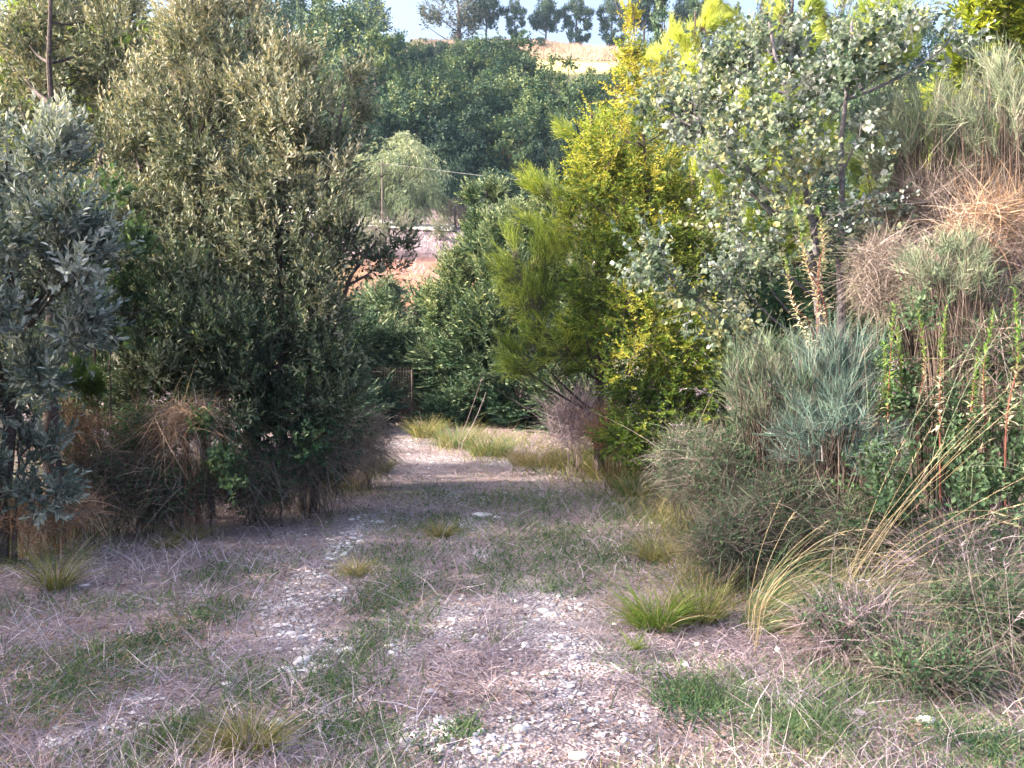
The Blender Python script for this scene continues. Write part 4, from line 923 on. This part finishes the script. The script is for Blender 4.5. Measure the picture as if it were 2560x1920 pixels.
# unseen oaks added to shade the foreground, left of and behind the camera
for i, (x, y, h, r_, l_) in enumerate([(-6.5, -1.5, 6.0, 2.4, 'leafy oak added left of the photographer for its shade, outside the picture'), (-7.5, -7, 7.5, 3.0, 'tall unseen oak added for shade behind the photographer on the left, outside the picture'), (-4.5, -11, 7.0, 2.8, 'broad unseen oak added for shade behind the photographer, outside the picture'), (-8.6, 3.4, 6.6, 2.4, 'shade-casting oak added beyond the left frame edge beside the blue grey shrub'), (-13, -4, 9, 3.5, 'tallest oak added for shade at the back left, outside the picture'), (-11, 6.5, 7.0, 2.6, 'oak added for shade on the left bank beyond the frame edge, behind the tall shrubs')]):
    c = np.array([x, y, 0.])
    plant('oak_tree', l_, 'tree', [(c + [0, 0, h * .62], np.array([r_, r_, h * .30])), (c + [r_ * .6, .5, h * .42], np.array([r_ * .6, r_ * .6, h * .26])), (c + [-r_ * .4, -.6, h * .45], np.array([r_ * .7, r_ * .7, h * .26])), (c + [0, .8, h * .25], np.array([r_ * .8, r_ * .7, h * .2]))],
          [[ground_at(x, y), np.array([x, y, h * .75])]], 'far', OAKF, 400 + i, per=1.3, spc=20, size=.14, slen=.3, tone=.5, trunk_r=.14, twigs=False)

# bushes that carry the right bank on beyond the edge of the picture
for i, (x, y, h, r_, l_) in enumerate([(5.2, 5.0, 1.5, .9, 'low bramble mound on the bank just outside the right edge'), (6.6, 6.6, 2.6, 1.4, 'leafy bush on the bank outside the right edge'), (6.2, 9.0, 3.2, 1.5, 'tall bush behind the right brooms, outside the picture'), (8.5, 5.0, 2.2, 1.5, 'broad bush further right on the bank'), (9.0, 9.5, 4.0, 2.0, 'small oak on the bank far right of the brooms'), (5.6, 3.2, 1.0, .8, 'knee-high bush beside the bottom right corner, outside the picture'), (12.0, 14.0, 5.5, 2.6, 'oak behind the bank, far right'), (9.5, 17.0, 5.0, 2.4, 'oak beyond the yellow green cypress, right'), (14.0, 22.0, 6.0, 3.0, 'oak low on the slope at the far right'), (-12.0, 14.0, 5.5, 2.6, 'oak behind the left thicket, outside the picture'), (-14.0, 22.0, 6.0, 3.0, 'oak low on the slope at the far left')]):
    c = np.array([x, y, float(terr(x, y))])
    plant('oak_shrub' if h < 3.5 else 'oak_tree', l_, 'shrub' if h < 3.5 else 'tree', [(c + [0, 0, h * .55], np.array([r_, r_, h * .36])), (c + [r_ * .5, .2, h * .35], np.array([r_ * .7, r_ * .7, h * .3])), (c + [-r_ * .45, -.3, h * .33], np.array([r_ * .7, r_ * .7, h * .3])), (c + [0, -.1, h * .18], np.array([r_ * .8, r_ * .8, h * .2]))],
          [[c - [0, 0, .1], c + [0, 0, h * .7]]], 'oak', (BRAM, OLEG, GREEN)[i % 3], 500 + i, dm=.55 if h < 3.5 else .25, per=5, spc=16, size=.055 if h < 3.5 else .10, slen=.2, tone=.42, trunk_r=.03 * h / 2, twigs=False)

# ================================================================== FAR SLOPE AND RIDGE
def crown_mesh(seed, lumps, kind, mat, size, per, spc, slen, tone=.45, tonez=.25, trunk=((0, 0, 0), (0, 0, .9)), tr_=.06, label=None, droop=0, upk=.5):
    """a unit tree (about 2 across) at the origin, later copied over the slope"""
    L = [(np.array(c, float), np.array(r, float)) for c, r in lumps]
    return plant('proto', 'x', 'tree', L, [[np.array(t, float) for t in trunk]], kind, mat, seed, per=per, spc=spc, size=size, slen=slen, tone=tone, tonez=tonez, trunk_r=tr_, twigs=False, limb_every=5, upk=upk, droop=droop, rad_k=.28, loc=np.zeros(3))
OAK_L = [[((0, 0, 1.25), (.75, .75, .6)), ((.5, .1, .95), (.5, .5, .45)), ((-.55, 0, .95), (.5, .5, .45)), ((0, -.5, .8), (.5, .4, .45)), ((.1, .4, 1.0), (.6, .5, .5)), ((.2, -.3, 1.5), (.4, .4, .35)), ((-.3, -.1, 1.55), (.4, .4, .35)), ((0, 0, .55), (.8, .7, .35))],
         [((0, 0, 1.1), (.8, .7, .5)), ((.55, -.1, .85), (.45, .5, .4)), ((-.5, -.2, 1.05), (.45, .4, .4)), ((.15, -.4, 1.35), (.4, .35, .35)), ((-.2, .3, 1.35), (.5, .4, .4)), ((.3, .1, .5), (.6, .6, .35)), ((-.4, 0, .5), (.5, .6, .35))],
         [((0, 0, 1.4), (.55, .6, .55)), ((.4, 0, 1.1), (.5, .5, .45)), ((-.4, -.1, 1.0), (.55, .5, .5)), ((.1, -.4, .8), (.6, .4, .4)), ((.5, .2, .6), (.4, .4, .35)), ((-.5, .1, .55), (.4, .4, .35)), ((.05, -.1, 1.8), (.3, .3, .3))]]
PR = {}
for i in range(3):
    PR['oak%d' % i] = crown_mesh(200 + i, OAK_L[i], 'far', OAKF, .075, 16, 22, .11, tone=.40, tonez=.55)  # tonez paints the sunlit crown tops into the leaf tone
    PR['dark%d' % i] = crown_mesh(220 + i, OAK_L[i], 'far', mat_leaf("far_holm_oak_leaf", [(.022, .055, .055), (.04, .085, .07), (.07, .12, .08), (.12, .17, .10)], .15) if i == 0 else bpy.data.materials["far_holm_oak_leaf"], .07, 16, 22, .10, tone=.35, tonez=.3)
PR['scrub'] = crown_mesh(230, [((0, 0, .5), (.8, .7, .5)), ((.5, -.1, .4), (.4, .4, .35)), ((-.5, 0, .4), (.4, .4, .4)), ((.1, -.2, .9), (.35, .35, .3))], 'far', SCRUB, .055, 18, 20, .16, tone=.5, upk=1.0)
PR['silver'] = crown_mesh(231, OAK_L[2], 'far', OLEB, .055, 16, 20, .14, tone=.65, upk=1.0)
PR['autumn'] = crown_mesh(232, OAK_L[1], 'far', AUT, .06, 16, 20, .11, tone=.5, tonez=.7)
PR['willow'] = crown_mesh(233, [((0, 0, 1.3), (.6, .6, .4)), ((.5, -.1, 1.0), (.45, .45, .4)), ((-.5, -.1, 1.05), (.45, .45, .4)), ((.1, -.45, 1.0), (.5, .4, .4)), ((.7, 0, .6), (.3, .4, .35)), ((-.6, -.1, .6), (.35, .4, .35)), ((0, -.3, .55), (.55, .4, .3))], 'willow', WILL, .075, 26, 24, .17, tone=.5, tonez=.4, droop=.45)
PR['pine'] = crown_mesh(234, [((0, 0, 1.75), (.42, .42, .38)), ((.35, 0, 1.35), (.42, .4, .26)), ((-.38, 0, 1.3), (.42, .4, .28)), ((0, -.35, 1.4), (.4, .35, .26)), ((.45, .1, .95), (.32, .3, .16)), ((-.42, -.1, .92), (.3, .3, .16)), ((.05, .3, 1.15), (.5, .35, .26))], 'far', PINF, .075, 34, 26, .13, tone=.45, tonez=.3, trunk=((0, 0, 0), (.03, 0, .8), (0, 0, 1.7)), tr_=.055)
PR['pine2'] = crown_mesh(235, [((0, 0, 1.9), (.35, .35, .32)), ((.3, 0, 1.5), (.4, .35, .22)), ((-.25, -.1, 1.45), (.45, .35, .24)), ((.15, -.1, 1.05), (.55, .4, .2)), ((-.3, .1, .9), (.35, .3, .18)), ((-.2, 0, .45), (.3, .3, .28)), ((.3, -.1, .6), (.35, .3, .16))], 'far', PINF, .075, 34, 26, .13, tone=.45, tonez=.3, trunk=((0, 0, 0), (-.03, 0, .8), (.02, 0, 1.8)), tr_=.07)
PR['cyp'] = crown_mesh(236, [((0, 0, .5), (.22, .22, .45)), ((0, 0, 1.0), (.2, .2, .45)), ((.02, 0, 1.5), (.14, .14, .4)), ((0, 0, 1.9), (.07, .07, .2))], 'far', CYP, .06, 80, 26, .10, tone=.45, tonez=.2, upk=1.4, tr_=.03)
PR['bare'] = crown_mesh(237, [((0, 0, 1.3), (.5, .5, .6)), ((.35, 0, 1.0), (.4, .4, .4)), ((-.45, 0, 1.15), (.4, .4, .35)), ((-.75, 0, .9), (.25, .25, .3)), ((.1, 0, .6), (.3, .3, .5)), ((.1, 0, 1.9), (.4, .4, .35))], 'far', mat_leaf("ivy_grey_leaf", [(.05, .07, .07), (.09, .11, .10), (.15, .16, .15), (.22, .22, .19)], .15), .06, 22, 20, .12, tone=.45, trunk=((0, 0, 0), (.05, 0, .8), (0, 0, 1.8)), tr_=.07)
PR['haw'] = crown_mesh(238, OAK_L[1], 'far', mat_leaf("slope_grey_leaf", [(.10, .13, .10), (.17, .20, .15), (.26, .27, .21), (.36, .36, .28)], .2), .055, 16, 20, .12, tone=.45, tonez=.3)
USED = set(); far_count = 0
FR = np.random.default_rng(77)
def place(kind, x, y, s, label, name, cat='tree', group=None, sz=None):
    src = PR[kind]; first = kind not in USED; USED.add(kind)
    if first: o = src; kids = list(src.children)
    else:
        o = src.copy(); COL.objects.link(o); kids = []
        for ch in src.children:
            c = ch.copy(); c.parent = o; COL.objects.link(c)
    o.name = name; o['label'] = label; o['category'] = cat
    if group: o['group'] = group
    elif 'group' in o: del o['group']
    o.location = (x, y, float(terr(x, y)) - .05 * s); o.scale = (s, s, sz or s); o.rotation_euler = (0, 0, FR.uniform(0, 6.28) if kind not in ('pine', 'pine2', 'bare') else FR.uniform(-.4, .4))
    return o
def on_slope(px, py, rpx, hc=1.05, y0=30, y1=132):
    """distance at which a crown of that size, centred on that ray, stands on the ground"""
    ys = np.linspace(y0, y1, 1500); r = ray(px, py)
    d = EYE + r[2] * ys - terr(r[0] * ys, ys) - hc * rpx / F * ys
    k = np.nonzero((d[:-1] > 0) & (d[1:] <= 0))[0]
    k = k[0] if len(k) else int(np.argmin(np.abs(d)))
    return r[0] * ys[k], ys[k], rpx / F * ys[k]
def far_tree(kind, px, py, rpx, label, name='oak_tree', cat='tree', group=None, hc=1.05, y0=30, y1=132):
    if kind[:3] in ('oak', 'dar') and rpx > 16: rpx *= 1.4
    x, y, s = on_slope(px, py, rpx, hc, y0, y1)
    return place(kind, x, y, s, label, name, cat, group)

WOODG = 'dark oaks massed in the far wood'
WL = 'dark blue green oak merging into the wood on the far slope'
named = [
 ('oak0', 345, 55, 44, 'large domed oak standing out pale green below the skyline left of the gap'),
 ('dark0', 300, 35, 34, 'dark blue oak behind the thin pale cypress'),
 ('dark1', 262, 22, 34, 'dark oak at the left end of the far skyline, above the tall shrub tip'),
 ('dark2', 366, 12, 20, 'oak whose crown meets the sky just left of the bright gap'),
 ('oak1', 385, 56, 24, 'oak at the right shoulder of the left skyline group'),
 ('oak2', 385, 100, 46, 'big dark oak in the middle of the wood with a pale lit bough'),
 ('oak0', 458, 82, 24, 'rounded oak directly below the bare ivy-clad tree'),
 ('oak1', 500, 72, 32, 'olive tinted oak below the first ridge pine'),
 ('dark2', 522, 84, 20, 'dark bushy oak on the left edge of the yellow field'),
 ('dark0', 615, 90, 18, 'dark oak overlapping the right end of the yellow field'),
 ('oak2', 560, 110, 34, 'green topped oak low in the wood under the yellow field'),
 ('oak1', 590, 130, 30, 'oak at the right end of the wood, beside the bright pine'),
]
for k, px, py, r, l in named: far_tree(k, px, py, r, l)
mass = [(330, 100, 34), (350, 140, 36), (420, 130, 36), (440, 105, 34), (470, 115, 30), (500, 108, 28), (520, 104, 22), (535, 135, 28), (500, 140, 30), (460, 145, 32), (420, 165, 26), (470, 170, 22), (505, 165, 22), (560, 150, 24), (385, 145, 30), (540, 165, 20), (545, 98, 16),
        (310, 75, 28), (270, 60, 30), (240, 60, 30), (625, 108, 22), (640, 90, 26), (610, 165, 24), (640, 150, 26), (670, 110, 26), (700, 80, 26), (740, 60, 26), (660, 60, 24), (430, 88, 20), (480, 90, 22), (505, 62, 14),
        (200, 60, 34), (150, 60, 34), (100, 60, 34), (50, 60, 34), (0, 60, 34), (200, 110, 34), (140, 120, 34), (80, 120, 34), (20, 120, 34), (250, 110, 34), (290, 140, 34), (780, 60, 30), (830, 60, 30), (880, 60, 30), (930, 60, 30), (980, 50, 30), (720, 130, 34), (790, 120, 34), (860, 120, 34), (930, 120, 34), (1000, 110, 34), (680, 170, 34), (760, 180, 34), (840, 180, 34),
        (365, 75, 24), (400, 88, 22), (452, 62, 10), (470, 52, 14), (590, 100, 22), (575, 104, 16), (585, 118, 18)]
for i, (px, py, r) in enumerate(mass):
    far_tree(('oak%d' if FR.uniform() < .5 else 'dark%d') % FR.integers(0, 3), px + FR.uniform(-5, 5), py + FR.uniform(-4, 4), r, WL, group=WOODG)
# trees and shrubs nearer the track
far_tree('willow', 397, 178, 52, 'pale feathery willow with drooping foliage above the chalk track', 'willow_tree', y0=44, y1=64, hc=.95)
far_tree('willow', 356, 190, 40, 'smaller pale willow half hidden behind the left shrubs', 'willow_tree', y0=44, y1=64, hc=.9)
far_tree('silver', 450, 168, 16, 'silvery shrub with white tips between the willow and the orange-topped trees', 'slope_shrub', 'shrub', y0=44, y1=70, hc=.9)
far_tree('silver', 470, 166, 15, 'second silvery white-tipped shrub, nearer the orange-topped trees', 'slope_shrub', 'shrub', y0=44, y1=70, hc=.9)
far_tree('autumn', 498, 168, 22, 'small round tree with orange leaves on its top', 'autumn_tree', y0=44, y1=70, hc=.95)
far_tree('autumn', 526, 160, 25, 'taller tree with golden orange top right of the round one', 'autumn_tree', y0=44, y1=70, hc=.95)
far_tree('dark1', 500, 200, 26, 'dark bushy tree below the orange-topped trees', 'oak_tree', y0=40, y1=64, hc=.9)
far_tree('dark2', 450, 190, 20, 'dark shrub directly right of the willow', 'oak_tree', y0=44, y1=66, hc=.9)
far_tree('scrub', 455, 212, 24, 'pale pinkish brown scrub bush at the right end of the track', 'slope_shrub', 'shrub', y0=34, y1=52, hc=.5)
far_tree('scrub', 478, 214, 22, 'pale olive scrub bush beside the pinkish one', 'slope_shrub', 'shrub', y0=34, y1=52, hc=.5)
far_tree('haw', 500, 222, 22, 'grey lilac shrub behind the two pale cypresses', 'slope_shrub', 'shrub', y0=30, y1=52, hc=.8)
far_tree('haw', 440, 232, 14, 'grey shrub on the lilac bank below the track', 'slope_shrub', 'shrub', y0=34, y1=50, hc=.6)
far_tree('haw', 375, 240, 22, 'grey green shrub on the lilac bank, beside the left shrubs', 'slope_shrub', 'shrub', y0=34, y1=50, hc=.8)
far_tree('haw', 405, 228, 10, 'low grey bush on the lilac bank below the white track', 'slope_shrub', 'shrub', y0=34, y1=50, hc=.6)
far_tree('haw', 388, 296, 22, 'pale twiggy bush in front of the red earth', 'slope_shrub', 'shrub', y0=24, y1=36, hc=.8)
far_tree('haw', 432, 306, 14, 'pale bush at the lower edge of the red earth', 'slope_shrub', 'shrub', y0=24, y1=34, hc=.8)
# left and right of the framed view, so the slope stays wooded
x_, y_, s_ = on_slope(302, 30, 6, 1.0, 60, 120)
def column(px, top, bot, Y, wpx, label, name='cypress_tree', kind='cyp'):
    x = (px - 512) / F * Y; z0 = float(terr(x, Y)); z1 = P(px, top, Y)[2]; h = z1 - z0
    o = place(kind, x, Y, wpx / F * Y / .44, label, name, sz=h / 2.1); return o
column(301, 2, 110, 62, 11, 'thin pale green cypress column against the dark oaks')
column(661, -25, 90, 60, 26, 'tall dark cypress column rising past the golden elm')
column(692, -5, 60, 90, 20, 'distant cypress column behind the yellow pine')
column(735, 3, 40, 120, 11, 'tiny pointed cypress on the skyline right of the yellow pine')
# ridge line pines
def ridge(kind, px, top, Y, wpx, label, name='pine_tree'):
    x = (px - 512) / F * Y; z0 = float(terr(x, Y)); h = P(px, top, Y)[2] - z0
    place(kind, x, Y, wpx / F * Y / 1.62, label, name, sz=h / 2.15)
ridge('bare', 458, -18, 124, 62, 'large half-bare ivy-clad tree at the left end of the ridge row', 'ivy_clad_tree')
ridge('pine', 486, -12, 126, 34, 'pine overlapping the ivy-clad tree on the ridge')
ridge('pine2', 515, 0, 127, 22, 'slim pine with thick dark trunk standing alone on the ridge')
ridge('pine', 545, -3, 128, 32, 'round-topped pine with two thin trunks on the ridge')
ridge('pine2', 576, -3, 128, 32, 'broad pine with foliage to the ground right of the round-topped one')
ridge('pine2', 611, -4, 128, 30, 'bushy pine left of the golden elm shoot on the ridge')
ridge('pine', 642, -20, 127, 40, 'tall pine behind the golden elm shoot')
ridge('pine', 684, -12, 127, 34, 'pine on the ridge just right of the dark cypress column')
ridge('pine2', 712, -12, 127, 30, 'pine on the ridge above the yellow pine plume')
ridge('pine', 770, -14, 130, 40, 'ridge pine hidden behind the poplar top')
for i, (px, w_, t_) in enumerate([(540, 6, 34), (522, 5, 38), (497, 7, 36)]):
    far_tree('dark1', px, 42, w_, ('small round bush on the skyline between two ridge pines', 'tiny bush on the skyline beside the thick-trunked pine', 'low bush at the foot of the first ridge pine')[i], 'skyline_bush', 'bush', y0=118, y1=134, hc=.9)
for k in PR:
    if k not in USED:
        for ch in list(PR[k].children): bpy.data.objects.remove(ch)
        bpy.data.objects.remove(PR[k])

for i, (px, py, r) in enumerate([(412, 58, 14), (432, 60, 15), (455, 58, 14), (476, 60, 15), (497, 58, 13), (517, 62, 13), (423, 70, 15), (445, 72, 15), (488, 72, 15), (508, 76, 15)]):
    far_tree(('oak0', 'dark1', 'oak2', 'dark0')[i % 4], px, py, r, 'rounded scrubby oak in the row crowning the slope below the ridge trees', group='scrubby oaks below the ridge trees', y0=100, y1=130, hc=.9)

for i, (px, py, r) in enumerate([(1060, 60, 34), (1060, 130, 36), (1130, 90, 36), (1140, 170, 36), (1210, 70, 36), (1220, 150, 36), (1300, 100, 36), (1310, 190, 36), (1400, 140, 40), (1010, 190, 34), (930, 190, 34), (-60, 80, 36), (-70, 150, 36), (-150, 90, 36), (-160, 170, 36), (-250, 120, 40), (-20, 200, 34), (60, 190, 34), (140, 190, 34), (220, 190, 34), (1080, 240, 34), (1000, 250, 30), (900, 250, 30)]):
    far_tree(('oak0', 'dark1', 'oak2', 'dark0', 'oak1')[i % 5], px, py, r, WL, group=WOODG, y0=26)

# tall dry grass on the far bank and rough grass on the slope
def bank_grass():
    R = np.random.default_rng(99); n = 26000
    x = R.uniform(-14, 30, n); y = R.uniform(118, 128, n)
    pos = np.stack([x, y, terr(x, y)], -1); b = Buf()
    d = nrm(np.stack([R.normal(0, .3, n), R.normal(0, .3, n), np.ones(n)], -1))
    strands(b, R, pos, d, R.uniform(.3, 1.0, n), np.stack([R.normal(0, .2, n), R.normal(0, .2, n), np.full(n, -.1)], -1), .07, 2, .3 + .5 * fbm(x, y, 2.5, 3), .15)
    tag(b.build('dry_grass', mat_leaf('rosy_grass', [(.30, .20, .16), (.46, .34, .28), (.60, .47, .40), (.72, .62, .54)], .15, .8)), 'tall pinkish dry grass on the bank under the ridge pines', 'dry grass', kind='stuff')
    n = 20000; b = Buf(); x = R.uniform(-20, 6, n); y = R.uniform(25, 60, n)
    k = (np.abs(y - (51.0 - (x + 6) * .45)) > 2.6) & (fbm(x, y, 2.0, 19) > .48); x, y = x[k], y[k]; n = len(x)
    strands(b, R, np.stack([x, y, terr(x, y)], -1), nrm(np.stack([R.normal(0, .6, n), R.normal(0, .6, n), np.ones(n)], -1)), R.uniform(.15, .55, n), np.stack([R.normal(0, .3, n), R.normal(0, .3, n), np.full(n, -.2)], -1), .03, 2, .3 + .5 * fbm(x, y, 2.5, 3), .2)
    tag(b.build('dry_grass', STRAW), 'rough lilac grass on the bank below the chalk track', 'dry grass', kind='stuff')
bank_grass()

# electricity pole and its cable
py_ = 47.0; pxw = (383 - 512) / F * py_
pole = thing('utility_pole', 'thin grey pole standing in front of the pale willow', 'pole', (pxw, py_, float(terr(pxw, py_))))
b = Buf(); z0 = float(terr(pxw, py_)); z1 = P(383, 160, py_)[2]
tube(b, [[pxw, py_, z0 - .3], [pxw, py_, (z0 + z1) / 2], [pxw, py_, z1]], [.05, .045, .035], 8); b.build('post', M_pole, pole)
b = Buf(); tube(b, [[pxw - .4, py_, z1 - .25], [pxw + .4, py_, z1 - .25]], .035, 5); b.build('cross_arm', M_pole, pole)
b = Buf(); A = np.array([pxw + .35, py_, z1 - .2]); B = P(575, 180, 46) + np.array([0, 0, 0]); far_end = B + (B - A) * 2
m = (A + far_end) / 2 + np.array([0, 0, -.7]); tube(b, bez(A, m, far_end, 24), .010, 4)
tag(b.build('power_cable', M_wire), 'pale sagging cable crossing in front of the orange-topped trees', 'cable')

# air
HAZE = 0.0004
if HAZE > 0:
    me = bpy.data.meshes.new('haze')
    x0, x1, y0, y1, z0, z1 = -1600, 1600, -80, 2600, -400, 80
    vs = [(x, y, z) for x in (x0, x1) for y in (y0, y1) for z in (z0, z1)]
    me.from_pydata(vs, [], [(0, 1, 3, 2), (4, 6, 7, 5), (0, 4, 5, 1), (2, 3, 7, 6), (0, 2, 6, 4), (1, 5, 7, 3)])
    o = bpy.data.objects.new('haze', me); COL.objects.link(o); tag(o, 'thin blue haze filling the valley', 'haze', kind='stuff')
    m = bpy.data.materials.new('haze'); m.use_nodes = True; nt = m.node_tree
    for n in list(nt.nodes):
        if n.type == 'BSDF_PRINCIPLED': nt.nodes.remove(n)
    v = nt.nodes.new('ShaderNodeVolumePrincipled'); v.inputs['Color'].default_value = (.5, .74, 1, 1); v.inputs['Density'].default_value = HAZE; v.inputs['Anisotropy'].default_value = .3
    nt.links.new(v.outputs[0], nt.nodes['Material Output'].inputs['Volume']); me.materials.append(m)
